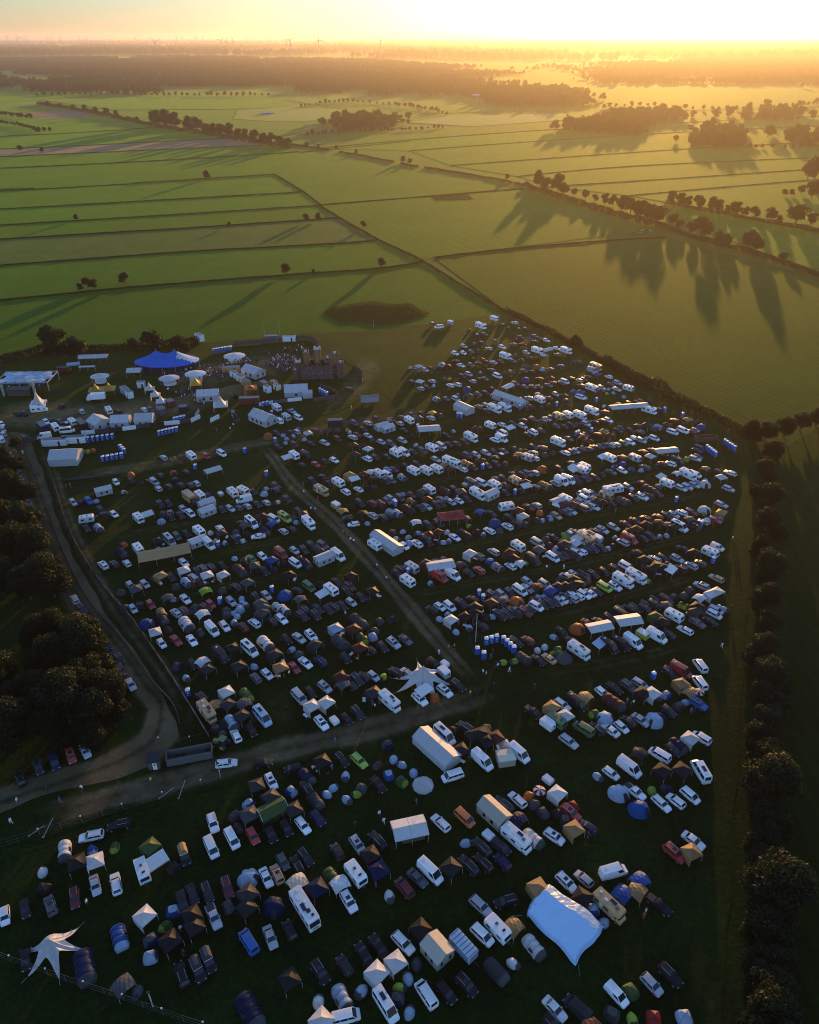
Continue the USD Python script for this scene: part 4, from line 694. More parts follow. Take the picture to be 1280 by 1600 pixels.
# ------------------------------------------------------------------ what stands where: origin of a square of the photograph, then kind + colour + place in quarter pixels
SPOTS = {
(0, 700): """xs65,45 xs95,92 xg115,135 xe128,190 xd155,240 xn165,290 xg178,340 xs185,390 oo182,445 xw195,505 xt225,570 xd265,622 Ps290,668 xd340,765 xd378,825 xs468,945 xd510,1003 xr-40,20
 xs458,338 dn505,342 xb555,328 ul605,332 fw645,262 xw725,212 ul775,275 do815,165 xk822,206 cw<545,440 jd633,392 jd<640,420 xw708,415 xd540,500 tl615,495 cw865,438 ww920,418 uo945,400 xd1000,350 xd1055,345 dg1015,410 ds1062,402 dl1010,462 xk1075,455 xd1135,440 xs1145,380 xw1195,430
 uk905,210 js965,210 xd1005,170 do1085,155 dn1090,200 xs990,252 xd1058,240 xd1130,232 xd1165,150 xg1205,225 bb1220,118 xs1022,58 dt1082,65 xk1140,62 cw1195,48
 do770,605 tn760,650 cw865,632 gk985,580 Vs1060,575 xg1105,550 xd1165,535 xw793,718 xw645,730 xd715,725 xw1145,686
 gw1150,765 ug960,815 gt1005,798 xd1070,805 xd1250,765 tl1185,835 dm1225,862 xs905,850 xs815,860 dg755,900 gg850,890 dg1100,870 xw1155,912 Tg1050,915 ul1085,945 dg785,960 xs825,1003 dd870,970 xr940,960 tt1010,1030""",
(300, 700): """xr90,48 kw185,30 bb330,15 Fw130,140 bb465,160 xs10,225 cw50,298 xd105,300 qs180,290 cw255,278 cw320,265 xd385,272 ul460,255 dl450,285 xm520,235 ok525,262 vw<325,318 xd190,395 xs240,380 xg295,372 xs345,362 xd408,350 xs465,340 uw533,340 xd598,328
 fw90,342 fw95,415 ul132,335 Vw380,460 gk440,430 kw510,440 Tb500,475 Vi580,430 dg640,440 ul655,465 gm695,410 xd670,400 mw740,487 xs575,530 xd635,525 xd310,470 Tg335,488 xw175,500 ul115,530 gd185,530 dg275,525 dk345,540 ul285,555 tn455,515 uw320,580 sw<425,578 xk280,600 ul150,578 ul210,595 bb170,620 vw110,625 fw40,580 cw45,520
 ul265,690 dt325,705 xe370,690 xw440,675 gb500,700 vr555,655 xs640,640 xd700,635 xd750,610 xg815,605 tg790,632 fw835,712 ul858,655 vw925,697 dg675,690 tn725,740 kw655,745 dk575,720 gk600,760 gg400,735 Ud300,762 xk190,735 xd120,745 xg55,762 gw95,795 gw195,792 gg340,810 xd460,800 dk520,790 ok270,838 Ti80,868 dg185,855 dm30,862 xs5,830
 gk995,800 xk910,840 xk975,890 xm970,868 ke730,862 dk800,855 xd660,890 cw870,885 ww815,915 bb500,882 Db580,915 xs465,920 xd400,930 bb175,955 xs245,957 ul310,940 ul320,975 xm85,990 gg430,970 gg440,1012 tw555,1000 xs995,962 xd1070,950 gk1130,900 xd930,990 xd860,1002 xd785,1005 xd700,1015 Tg675,945 dl290,1010 dg215,1030 ul280,1035 dg25,1000
 ww595,62 cw640,45 vk710,42 xr775,102 xd830,85 xs890,75 xd685,105 gd1020,40 xs1095,65 xd1145,60 ok750,205 xd820,180 xk855,222 ug905,165 cw915,215 gt985,168 ww1015,195 gm1075,165 Tw1118,152 cw1185,165 Tk1130,195 xd1245,222 mt810,265 xw960,272 xw1040,257 dk1095,247 dd1140,247 db1235,145 xm1265,130
 Qt900,360 Tt940,395 jd1050,345 dk1000,365 pm1125,345 tg1180,345 xs1235,320 bb1265,340 os1130,420 xd1210,425 tl1255,408 pk<970,440 xw<1010,475 ul1095,470 Tk1065,410 tw1160,540 cw1135,607 xd1265,772""",
(600, 700): """xd20,55 cw75,30 vw130,30 xd180,25 xs240,15 cw310,10 xs355,5 Tt850,45 dm885,20 xs930,30 ui850,15 dr820,60 cs900,62 xs940,68 dg1005,42 dg1055,32 xw1145,38 xs1200,25 xd1260,18
 db20,132 dk70,125 kw10,172 xg45,222 tl115,180 xd135,112 xd205,100 cw185,142 cw265,142 cw330,132 Tt375,110 gm420,142 xs325,70 Mw425,88 xs520,45 xs575,40 xs635,25 xd690,22 xs745,15 Ut525,102 xw505,147 xg575,142 gm605,80 xs650,112 bb625,128 Tk690,62 qn735,45 xd705,105 dg755,100
 Do990,132 od1095,130 xg1185,100 ww1185,132 cw1245,130 qt510,232 Vg550,222 kw610,215 cw690,230 xd700,192 xd745,190 xd820,160 ct825,205 ww890,240 gm880,212 xm860,172 xg895,160 xs940,155 tg765,237 fw670,292 mw595,297 xd770,290 bb825,282 xd865,277 Ut1010,232 xd945,247 xs1080,225 vw1140,212 tg1205,207 xd1260,192 cw285,260 tm380,265 xd440,257 gg485,275 gg245,272 xm170,292 ul115,290 bb70,345 xg35,325 xg100,310 tt175,335 Uk150,378 xd235,387 xs280,372 xd335,365 gm285,325 xg345,330 ul390,312 xs420,352 xw480,342 xd525,330 xd365,345
 xd20,422 tl65,407 Tw200,466 xd275,482 od340,468 Td510,445 Tb600,400 xd670,410 cw<765,367 gm840,390 xm905,370 xs955,357 do975,405 gw870,425 Fw1100,322 ww1085,355 gm1170,352 xs1250,290 xs1250,330 ul1215,362 xg1270,382 xs1180,420 xk785,442 Db695,465 xw785,502 pd845,487 dg905,497 dk960,452 ul1000,472 db1050,447 xt1105,447 ui535,490 dk580,525 xw670,527 dg725,517 ul630,552 Uk500,535 uw395,525 xw450,567 ul405,585 ul370,597 gm340,525 gm265,552 vk290,603 xw210,622 xw145,632 ul210,532 ul120,522 ul155,557 ul80,567 dg50,525 dl155,597
 gw540,660 xg590,677 xs685,647 cw840,612 gm790,652 gk800,692 db665,707 ts715,742 xw810,752 Tw850,725 ui880,718 vd940,707 or600,772 xd545,802 Td480,732 vw450,820 vr370,832 xm330,715 xm385,705 gm265,722 cs175,747 bb145,770 xd80,782 cw145,832 ul310,872
 ks960,590 dg1015,570 xd1070,562 ui1135,545 xs1185,537 xs1250,525 gt1270,555 ww1195,585 gd1130,602 gg970,635 db1075,632 dm1035,607 kw1070,687 xd1140,682 td1180,667 xw1235,667 xn1270,642
 xs1165,800 dd1105,820 td1245,807 xs1005,847 xs895,830 kw850,887 xs895,877 Tm955,870 Gk1195,865 gn1115,872 gb1050,890 xd785,902 xs735,912 xg675,917 bb595,905 bb620,937 xd555,945 xd480,970 xw410,987 xw350,990 xk300,1010 gm670,967 Tg745,960 Do830,957 gk570,1008 xd800,1022 ul835,1022 ul960,932 ul1010,945 dg930,957 xw975,1007 xd1030,985 xd1090,982 xg1155,967 xw1210,952 xw1250,932""",
(880, 700): """xg150,10 xd205,10 xg255,5 cw290,62 ww245,58 xm370,60 cs450,62 xm500,25 xg560,15 xd620,40 gw545,52 xw670,97 xm620,97 vd725,87 di770,70 xs840,62 dk590,117 xg510,118 xw370,140 db375,97 ub325,117 ub430,130 ul490,140 xg300,150 dd245,165 dk250,107 xk848,15
 cw115,120 ww65,130 vw35,212 Dg85,202 xd145,190 xd195,185 Mw>320,258 xs405,242 dk380,262 Ud545,257 xm500,222 dk425,292 tg530,300 cw665,217 ww625,192 Tg600,242 mw785,167 kw825,162 Tw715,160 Tt890,130 ul885,205 Dw920,245 ul835,210 ul770,225 xs745,262 xs800,265 xs845,250 xs975,150 xs1045,155 gw995,188 os1000,232
 kw145,295 xg190,290 ct250,302 kw130,322 gd230,337 gk270,367 xk325,362 Ug400,345 xd470,332 xw525,327 xm620,310 bb680,302 um710,305 kg160,392 xw215,392 xg55,422 ul95,365 cw20,335 gm20,372
 xs315,492 xs245,512 xg200,520 ul125,520 xg60,532 di20,545 mt150,572 Qs215,567 gw75,582 xd10,592 xd20,692 td75,667 xw120,667 xn160,647 xd235,632 ul270,637 un310,610 xm390,475 xm450,455 xm515,440 xm590,430 xd645,422 xs690,417 xw740,402 xm800,400 gm460,508 gk520,478 Tm595,468 gk410,527 Tg655,482 gk700,492 Vw760,512 Tg790,445 tn850,505 bb890,492 Dw885,385 dw915,452 xs990,352 gt990,402 xr985,475 ul985,448 ui870,415 xs910,470 ul325,562 xs375,587 vr450,577 xd505,567 xd560,562 ul620,567 ul655,552
 Tk455,657 xd750,630 gk820,652 os715,692 xd620,685 xs570,692 gk510,698 Gk580,742 gk640,752 tg690,742 ww660,762 xd750,772 xs825,752 xg875,732 cw920,652 jw965,617 bb955,712 kw395,737 xd325,752 xk255,772 xk185,787 mw475,802 mw385,835 ui525,842 ki260,865 xd215,907 xw340,882 xw145,932 xw90,957 xw35,967 td125,800 xs50,800 gk70,845 gk30,880 ut120,842
 xt955,810 os865,860 Gw<945,905 Tw855,940 dg755,920 dg795,887 ue750,985 dn690,932 gk835,1002 xs945,1017 ul990,1000 xm640,945 xk550,962 xk505,987 xk435,1000 xk370,1017""",
(0, 940): """xd610,203 xd672,272 xd742,362 xm757,422 xs817,518 or442,962 xs532,932 jn340,1000 xd238,1030 xk125,1105 Db915,135 gw970,190 td1015,102 xw1010,260 xr1100,242 xw1200,242 os1102,68 xm1170,45 ud1190,62 Uw1165,135 um1050,172 dn1105,402 ul1165,478 bb1175,568 xd1205,390""",
(250, 940): """Tw265,80 xr290,30 vw325,168 xw405,152 ul465,132 ul480,77 ul495,42 ul525,17 dg415,67 pm520,157 xw590,132 xk690,122 xw760,107 tw760,42 gg640,55 xd905,77 xd985,67 xd1060,47 dd250,192 gk455,288 vd380,332 Vw560,292 Uw660,255 gd720,330 xk790,237 xs870,227 ow945,212 ul820,302 dg870,330 gd970,268 xw910,382 xn1005,372 Ug1130,250 xd1160,352 gl1100,168 Ud1240,118 gm1230,182 de1250,218 gm1250,290 gd495,402 ul585,405 xg600,477 xw670,452 gt755,412 xr840,412 gd300,422 Tw265,377 gw415,565 gd425,642 te540,580 Tg525,637 Tt345,652 mt295,685 gd515,712 tl445,757 xw475,837 dk390,770 ug390,825 dd360,785 xk560,800 Vl640,715 jd262,605 gm1140,470 xd1230,492 xd1270,462 os1030,532 xd940,567 ks870,592 gw950,652 gw1040,632 xw1010,757 qw1090,747 xk1165,732 xd1235,692 Tg1145,520 xk>635,955 ew>415,1010 gk1015,998 xk1135,985 xi1245,992""",
(550, 940): """dg170,122 dk250,112 de60,225 dl130,217 dg140,182 xk115,302 xd190,282 xs260,257 xg335,237 ul545,107 ul600,82 gw620,112 ul650,187 ul730,162 gk710,92 gk770,52 dk835,97 ul875,92 xd815,152 xd955,107 xd1010,92 dg1040,77 xk1090,82 xm1115,97 xd1020,252 xm1100,242 tg1075,347 xk1185,402 xt1250,387 uw1205,282 uw1160,302 ul1265,222 ue1275,320 ui940,380 ui1012,372 xk285,432 xs335,452 pk510,385 qw580,392 Qs575,442 ww440,570 do518,600 ow435,597 ow580,557 xk660,522 xs110,482 ui180,477 xd30,497 gd140,570 mw235,622 xk35,692 dn225,892 um160,1022 ul260,982 ul310,1017 Vw580,830 dk630,807 xd710,787 Gk790,825 dg840,790 gk850,872 gm905,852 gk685,925 vw815,987 dw945,887 vw1045,942 Pk1145,692 Qw1245,752""",
(830, 940): """xd165,22 xs225,17 xs300,7 xk185,187 Do290,165 xm355,137 xn420,122 xd490,102 vk575,68 xd645,47 xd710,37 xd770,17 Tg840,25 wl430,265 vk490,278 vk575,278 vw640,247 Qi695,205 vw795,222 ge780,92 gk815,125 xd860,202 cw895,88 ue955,27 gd1030,52 xw1155,72 ul1195,42 xg1040,132 xk1130,132 xw980,192 xd250,262 mw335,347 yg210,345 de165,307 bb765,462 xd865,442 vr940,427 kw^1058,397 kw^1052,502 gt940,512 Tt1000,572 Zr1042,572 ob1030,637 ul980,627 dd925,652 xd860,682 db845,580 gw770,572 gk700,572 ul785,597 xs680,512 xg610,527 xk520,542 xw445,567 Um520,622 de400,702 Dl460,727 xw495,802 xw565,782 xd610,747 xs690,737 Dl765,737 un815,717 xd415,792 ke330,792 xs235,872 gt130,660 xw195,642 vk285,630 Tt335,600 gw210,722 ce130,745""",
(880, 1130): """ul220,335 xw300,312 vw415,272 Tk475,190 kw605,195 xd690,165 tn720,135 gw795,95 xw865,90 gk620,297 gk745,293 Vw^862,292 Pw450,425 Dl350,430 Db478,530 ui555,418 xw615,500 un650,405 hw705,485 xw795,450 or40,560 dd10,590 xn155,650 gt70,662 gt800,805 or700,808 xw815,735""",
(0, 1180): """tw400,590 ew<570,505 ek<745,435 ub575,595 gk480,672 gw595,662 ue715,575 ge940,572 cw890,722 ww980,668 Rt1150,620 uw265,727 dk275,832 xs595,812 xw725,802 dk1090,700""",
(300, 1130): """xk<630,282 xk1165,382 db1230,322 ul960,332 ul885,402 ul840,442 ul970,478 dg1050,412 ui1030,437 tn715,350 xk730,397 db620,422 td765,467 gd405,388 xw495,362 gd495,460 db355,502 gg360,572 fe505,548 dd270,577 gd640,542 xw130,622 kw250,717 kw120,772 xr380,702 um290,652 xk490,687 xk590,652 xw690,632 xn785,592 xd910,802 os1035,757 ok1160,732 xd665,852 gk1115,822 xg555,875""",
(580, 1110): """kw<510,405 yw325,452 ul265,387 de190,442 ew435,702 ko585,667 xd830,587 xw915,557 do1000,535 Zr1045,510 qw1105,437 gw1165,517 dg1025,587 dd1075,637 dk1190,642 dr1250,612 Tn920,682 xw1145,787 mw910,802 tw1015,795 qw735,787 ul595,827 xd680,862 xd800,857""",
(0, 1380): """xw30,202 xd155,157 xg315,137 xm465,87 xd1170,92 gw905,205 tb745,332 db1085,172 ue1030,267 gk1065,362 gk1210,245 dl940,457 xk1135,567 xk160,477 Un525,515 Tg770,640 ug855,682 dn945,352 Rg1250,520""",
(280, 1340): """xd50,252 xd175,212 xm300,182 Dl430,122 xw550,122 ot650,75 xk755,47 gd430,228 gk425,312 Dn590,300 dd305,302 Ps215,365 gk85,385 kb435,522 xs570,497 xk690,452 Mw785,320 Tc740,158 gn865,192 ow1060,272 Tw1005,165 te960,122 cw1105,102 Rg165,650 gk690,762 ok880,712 xd1035,672 xk1155,602 xk1245,552 uw870,897 tl1020,872 ul1135,837 Un440,950 kw>1040,990 gw890,1018""",
(560, 1340): """gn130,82 xm290,187 uw195,242 xg370,127 vw450,82 gk580,62 xd690,47 xk795,22 xn910,17 gk390,445 xw280,532 gw115,722 gw235,652 ug365,662 ul310,752 ui260,812 Vw175,915 kw425,850 xk550,842 xk675,792 ul320,965 dn235,882 cw870,412 Tt955,442 xw775,482 xs780,330 xk<925,272 td865,702 uw970,662 tw1100,552 gt1125,190 xw1220,962""",
(800, 1330): """xw340,192 xs450,172 vw>635,122 gk440,290 db500,362 ul570,450 mt610,345 Tb690,270 Tt780,252 Tb800,182 Pk920,332 jw655,892 de745,872 xs875,832 xk990,772 kd415,982 dd625,1012 ui755,1055 dr890,1042 dl1080,1032 xk280,1080 Tm490,1110""",
(600, 480): """kw<345,120 Qs415,97 qk305,102 cw690,70 uo540,145 mw620,125 uw580,167 xs628,167 xd745,112 dg775,132 xs830,105 xd885,135 ul840,132
 xs500,242 dg560,232 cw615,227 xs655,257 dg585,272 kw700,212 xw740,247 xd855,187 dm825,207 xs865,232 xs810,232 gg920,197 xs945,180 xd935,215 dg980,202 xw1012,205 xs445,287 xw497,284 xg545,277 xs890,282 mw960,270 Fw1020,268 xs1080,257 mw1140,270 gw1000,300 xs1085,297 mw760,305 dg820,302 xm915,317 dt860,332
 ul165,378 gw230,370 xs215,407 xs265,402 xs310,397 Dl360,362 xs365,387 Dk410,382 kw450,337 xw490,372 xs555,372 dk555,327 xs595,357 gm615,327 xd650,357 xs690,352 xm735,347 xs805,337 gg885,367 xs875,397 xd925,402 Do950,372 dl990,387 xs1040,387 Tb1105,367 gg1200,337 dg1225,347
 xd170,467 gw225,465 xs230,507 xd270,502 ul310,492 xs300,462 dg375,452 ui410,450 xw415,487 xs460,482 xd490,432 xs530,417 xs555,462 ul600,412 xs630,447 dd590,452 xs670,392 kw710,427 gm770,412 xs795,407 Db885,452 xm970,447 xs1030,487 xm1060,472 gm1040,442 xs1105,477 kw1130,462 mw1170,447 xs1220,457 xs1250,452
 Db520,512 xs450,572 ub455,552 mw390,572 tl330,572 gg530,552 xg590,542 xk635,537 mw680,512 uw675,552 Fw775,497 xm820,477 mw880,497 kw930,497 xs970,497 bb460,675 bb480,675 xs590,622 xs640,612 xm700,602 xd650,660 mw700,642 mw770,642 bb850,627 dg890,632 tg920,622 dg985,627 xm860,577 xs905,567 cw975,577 xm1030,567 xs970,547 xs1075,542 dg1030,612 bb1080,607 xd1180,597 gd1125,552 gb1205,532 cw1240,492 kw1255,572
 xs175,672 xd235,667 Ty300,662 dg350,677 xs120,692 cw170,722 bb210,747 gg220,697 xs305,707 xm40,707 fw20,752 uw60,762 xs110,742 xd125,762 gm580,757 cw665,737 cs735,732 ww790,757 xd810,727 kw870,707 cs930,697 gg985,717 xs865,742 kw930,777 xd985,772 xd895,797 kw740,782 vw735,817 xs695,827 dk650,812 mw545,812 xm505,842 ul430,777 cw390,802 os115,832 dk170,812 ul200,862 kw350,867 xd405,857 xd455,857 uw65,872 xs1020,697 xd1050,692 ct1090,682 cw1150,672 mw1220,667 mw1260,662 cw1080,742 xd1130,747 xd1170,737 dd1225,732 bb1205,787 xs1260,722 mw1090,842 xs925,867 xs990,877 dn800,872 xm1240,802 xs1150,817""",
(900, 560): """vs105,72 mt125,52 kw75,117 gb130,100 hw205,114 xm215,162 os260,152 cw335,192 xs255,192 xs160,182 mw95,182 ul235,217 ul205,192 ul290,237 ui210,232 gm165,212 uw60,247 bb115,252 gb20,212 xm265,287 xm335,282 xm390,277 ug460,262 uw180,302 xm180,337 mw460,322 kw510,317 bb555,322 xm405,272 mw30,352 mw100,327 dg20,412 xs70,407 xd115,402 xd165,392 xw205,387
 bb665,352 xm615,387 gt700,382 dm675,412 dd760,397 Db785,427 xm720,457 xt745,447 kw670,447 kw605,457 gm570,412 tl520,427 gn440,417 xm390,422 dg490,442 cw400,457 cs340,452 xs280,437 xd265,452 xw490,497 dk550,492 ul445,502 os410,512 qw360,497 xw350,532 xe305,537 xs260,547 xs220,547 xd165,557 xd115,562 xd60,572 xs15,587 gm75,517 gm40,502 gm210,482 bb95,447 xm140,472 gt170,457 xm40,477 bb10,467 kn765,562 xs755,622""",
(300, 500): """xd530,707 bb520,752 ul565,722 ul590,742 ul630,727 ul580,772 xd540,792 xm640,777 xs645,697 gw725,707 xm770,687 gm850,692 dg910,687 ui970,687 ul985,702 xd745,772 ul705,747 xs830,767 xm910,742 xs1005,732 xs1100,722 xs1070,682 xs1015,642 xs1100,642 xm1155,617 xm1235,627 fw1190,662 bb1215,692 uw1255,672 xm1035,717 dd1130,757 xs1190,762 gm1010,782 dm1070,782 gw1100,807 xs1240,772 dk1210,790 xd640,700 bb445,527 bb470,522 cw530,547 kw545,627 cs590,607 bb500,582 Ps625,568 kw665,607 Do475,722 xm980,430 xk660,690""",
(0, 520): """xw10,570 xs20,605 xs18,632 kw8,665 xw290,555 xs340,545 xg365,555 cw345,590 vw<275,642 cw440,560 xd155,660 ok105,505 ok150,505 cw680,485 xd740,488 xw905,475 xs940,480 mw>245,475 jk385,455 xs510,490 Vw>420,605 qk430,565""",
}
rp = np.random.default_rng(5)
ROW_H = math.atan2(-.76, .65)
NEAR_CUT = 236.0
items = []
MIX = ['e'] * 9 + ['h'] * 8 + ['s'] * 4 + ['o'] * 4 + ['p'] * 3
for (ox, oy), text in SPOTS.items():
    zoom = 5.333 if (ox, oy) == (880, 1130) else 4.0
    if (ox, oy) == (880, 1130): zoom = 4.0
    for tok in text.split():
        code, rest = tok[:2], tok[2:]; turn = 0
        if rest[0] in '<>^': turn = rest[0]; rest = rest[1:]
        x, y = map(float, rest.split(',')); px, py = ox + x / zoom, oy + y / zoom
        if code in ('cw', 'mw', 'kw', 'cs') and (ox, oy) in ((600, 480), (900, 560)) and rp.random() < .38: code = 'x' + 'sgdgkm'[rp.integers(6)]
        if code == 'xs' and oy + y / zoom < 760: code = 'x' + 'sssggdw'[rp.integers(7)]
        if code[0] == 'x': code = MIX[rp.integers(len(MIX))] + code[1]
        k = KINDS[code[0]]; g = at(px, py, k[4] + .35)
        if k[5]:
            h = {0: ROW_H - math.radians(11) * max(0., min(1., (700 - px) / 350)) * max(0., min(1., (py - 1000) / 350)), '<': math.radians(196), '>': math.radians(14), '^': math.radians(102)}[turn] + rp.normal(0, .055)
            if turn == 0 and code[0] in 'ehsopjk' and rp.random() < .3: h += math.pi
        elif code[0] == 'b': h = -math.pi / 2 + rp.normal(0, .2)
        elif code[0] in 'gGfFwT': h = ROW_H + math.pi / 2 + rp.normal(0, .16)
        else: h = rp.uniform(0, 2 * np.pi)
        items.append(dict(code=code, p=g, h=h, px=px, py=py, spot=(ox, oy)))
def l_chair(p, c, near):
    put(p, 'seat', bx(.5, .5, .06, 0, 0, .42), cloth(c)); put(p, 'backrest', bx(.06, .5, .5, -.26, 0, .68), cloth(c))
    for sx in (-.22, .22):
        for sy in (-.22, .22): put(p, 'leg', bx(.035, .035, .42, sx, sy, .21), POLE)
def l_table(p, c, near):
    put(p, 'table_top', bx(1.5, .75, .05, 0, 0, .72), paint(c))
    for sx in (-.68, .68):
        for sy in (-.3, .3): put(p, 'leg', bx(.04, .04, .7, sx, sy, .35), POLE)
def l_cooler(p, c, near): put(p, 'box', bx(.6, .4, .36, 0, 0, .18), paint(c)); put(p, 'lid', bx(.62, .42, .07, 0, 0, .40), paint('w')); put(p, 'handle', bx(.05, .3, .05, .34, 0, .32), PLASTIC)
KINDS.update({'1': (l_chair, 'camp_chair', 'chair', 'camp chair', .4, 0), '2': (l_table, 'folding_table', 'table', 'folding table', .6, 0), '3': (l_cooler, 'cool_box', 'cool box', 'cool box', .2, 0)})
for g in [i for i in items if i['code'][0] in 'gGF' and np.linalg.norm(i['p']) < 210][::2][:36]:
    for what in ('2w', '1' + 'kbreg'[rp.integers(5)], '1' + 'kbreg'[rp.integers(5)], '3' + 'brlw'[rp.integers(4)])[:int(rp.integers(1, 5))]:
        q = g['p'] + dirv(rp.uniform(3.4, 6.0)) * rp.uniform(1.6, 2.6); items.append(dict(code=what, p=q, h=rp.uniform(0, 6.28), px=0, py=0, spot=None))
# push apart vehicles that stand into each other
RAD = {'c': 1.35, 'm': 1.4, 'M': 1.5, 'v': 1.2, 'V': 1.25, 'k': 1.15, 'd': 1.0, 'D': 1.6, 'u': .8, 't': 1.1, 'U': 1.4, 'y': 1.8, 'g': 1.2, 'G': 1.6, 'f': 1.6, 'F': 1.6, 'w': .9, 'T': .9, 'b': .62, 'q': .9, 'Q': 1.1, '1': .3, '2': .5, '3': .3}
pos = np.array([i['p'] for i in items]); rad = np.array([RAD.get(i['code'][0], 1.1) for i in items]); hd = np.array([i['h'] for i in items])
HALF = {'e': 1.3, 'h': 1.0, 's': 1.3, 'o': 1.3, 'p': 1.25, 'k': 1.5, 'v': 1.8, 'V': 1.8, 'm': 2.1, 'M': 2.6, 'c': 1.7, 'j': 1.3, 'P': 1.6}
half = np.array([HALF.get(i['code'][0], 0.) for i in items])
from scipy.spatial import cKDTree
home = pos.copy()
TRACKS = [[(415, 703), (455, 755), (520, 815), (580, 880), (640, 950), (690, 1010), (735, 1060), (760, 1090)], [(760, 1082), (690, 1108), (600, 1135), (520, 1155), (440, 1173)]]
lane_xy = [smooth_line(P(*l), 1.0) for l in LANES + TRACKS]; lane_all = np.vstack(lane_xy); lane_n = np.vstack([np.c_[-np.gradient(c, axis=0)[:, 1], np.gradient(c, axis=0)[:, 0]] for c in lane_xy]); lane_n /= np.linalg.norm(lane_n, axis=1)[:, None]; lane_t = cKDTree(lane_all)
def lane_push(mv):
    dist, j = lane_t.query(pos); side = ((home - lane_all[j]) * lane_n[j]).sum(1); now_ = ((pos - lane_all[j]) * lane_n[j]).sum(1)
    along_ = np.abs(np.c_[np.cos(hd), np.sin(hd)] * lane_n[j]).sum(1) * half
    want = np.sign(side + 1e-9) * (2.1 + .7 * rad + .8 * along_); m = (dist < 6.5) & (np.abs(now_) < np.abs(want)); mv[m] += lane_n[j][m] * (np.clip(want - now_, -1.2, 1.2)[m] * .5)[:, None]
for it in range(22):
    pairs = cKDTree(pos).query_pairs(5.5, output_type='ndarray'); mv = np.zeros_like(pos)
    a, b = pairs[:, 0], pairs[:, 1]
    da, db = np.c_[np.cos(hd[a]), np.sin(hd[a])], np.c_[np.cos(hd[b]), np.sin(hd[b])]
    best = np.full(len(a), 1e9); bv = np.zeros((len(a), 2))
    for sa in (-1, 0, 1):
        for sb in (-1, 0, 1):
            d = (pos[a] + da * (half[a] * sa)[:, None]) - (pos[b] + db * (half[b] * sb)[:, None]); L = np.linalg.norm(d, axis=1) + 1e-6; gap = L - (rad[a] + rad[b]) * .92
            m = gap < best; best[m] = gap[m]; bv[m] = d[m] / L[m][:, None]
    lane_push(mv)
    push = np.clip(-best, 0, 1.0)[:, None] * bv * .26
    np.add.at(mv, a, push); np.add.at(mv, b, -push); pos += np.clip(mv, -.5, .5); off = pos - home; far_ = np.linalg.norm(off, axis=1, keepdims=True); pos = home + off * np.minimum(1, 2.6 / np.maximum(far_, 1e-6))
for i, q in zip(items, pos): i['p'] = q
look = {i: f"{PAL[c['code'][1]][0]} {KINDS[c['code'][0]][3]}" for i, c in enumerate(items)}
LAND = [((657, 1065), 'near the star tent'), ((85, 1500), 'near the fence star tent'), ((880, 1440), 'by the huge tarpaulin'), ((680, 1172), 'by the long white marquee'), ((632, 1308), 'by the white catering awning'), ((775, 1275), 'near the cream marquee'), ((682, 1490), 'by the cream frame tent'),
        ((785, 1012), 'near the toilet yard'), ((760, 1085), 'by the track crossing'), ((930, 985), 'by the white canopies'), ((1090, 1050), 'at the hedge row end'), ((1040, 1180), 'near the twin black gazebos'), ((1065, 1320), 'on its own lawn'), ((1000, 1400), 'by the tan motorhome'), ((950, 1540), 'in the last short row'), ((610, 1545), 'by the solar camper'), ((480, 1415), 'by the long motorhome'), ((230, 1440), 'near the white peaked gazebo'), ((215, 1355), 'by the green gazebo'),
        ((120, 1330), 'by the bottom fence'), ((350, 1300), 'by the two white minibuses'), ((400, 1230), 'below the dirt lane'), ((530, 1230), 'among the pale dome tents'), ((330, 1110), 'at the road bend'), ((500, 1100), 'by the twin white gazebos'), ((415, 1010), 'near the arched grey tents'), ((290, 960), 'by the lane fence'), ((420, 930), 'near the blue dome'), ((530, 930), 'by the awning caravan'), ((250, 865), 'near the tan canopy'),
        ((200, 790), 'by the lane fence top'), ((315, 775), 'by the brown lorry'), ((335, 732), 'near the open white tent'), ((445, 805), 'near the lime camper'), ((510, 875), 'by the corner party tent'), ((380, 880), 'in the tarpaulin row'), ((600, 850), 'by the long white tent'), ((655, 905), 'near the red vans'), ((705, 810), 'by the red canopy'), ((775, 815), 'by the big blue dome'), ((775, 770), 'by the peaked white tent'), ((850, 735), 'near the orange dome'), ((690, 730), 'by the caravan trio'), ((535, 765), 'at the track corner'),
        ((540, 800), 'by the tan trailer'), ((830, 940), 'near the orange tunnel'), ((720, 965), 'by the track side'), ((890, 870), 'in the middle row'), ((945, 915), 'near the lime minibus'), ((1000, 900), 'by the paired motorhomes'), ((1110, 930), 'by the hedge pavilion'), ((1110, 865), 'by the end caravan'), ((1080, 820), 'by the blue tunnel'), ((985, 785), 'by the grey tunnel'), ((1045, 750), 'near the awning caravan'), ((1120, 750), 'at the hedge bend'), ((1040, 710), 'by the white bar canopy'), ((1080, 690), 'near the brown skip'),
        ((1080, 660), 'at the top hedge corner'), ((980, 640), 'by the long white canopy'), ((960, 700), 'in the maroon row'), ((915, 600), 'near the hedge willow'), ((880, 560), 'in the upper rows'), ((800, 510), 'at the camp tip'), ((690, 510), 'on the open meadow'), ((660, 580), 'in the meadow rows'), ((800, 625), 'by the striped marquee'), ((725, 640), 'by the small white hall'), ((820, 670), 'in the caravan row'), ((670, 680), 'by the wooden shelter'), ((590, 660), 'by the side hall'), ((450, 685), 'by the orange dome'), ((470, 650), 'behind the arch tent'), ((505, 690), 'in the first packed row'), ((260, 710), 'below the toilets'), ((40, 800), 'along the roadside wood'), ((170, 1000), 'on the road bend'), ((100, 1180), 'at the dark road fork'), ((90, 660), 'behind the entrance'), ((100, 630), 'by the backstage yard'), ((15, 670), 'by the entrance parking')]
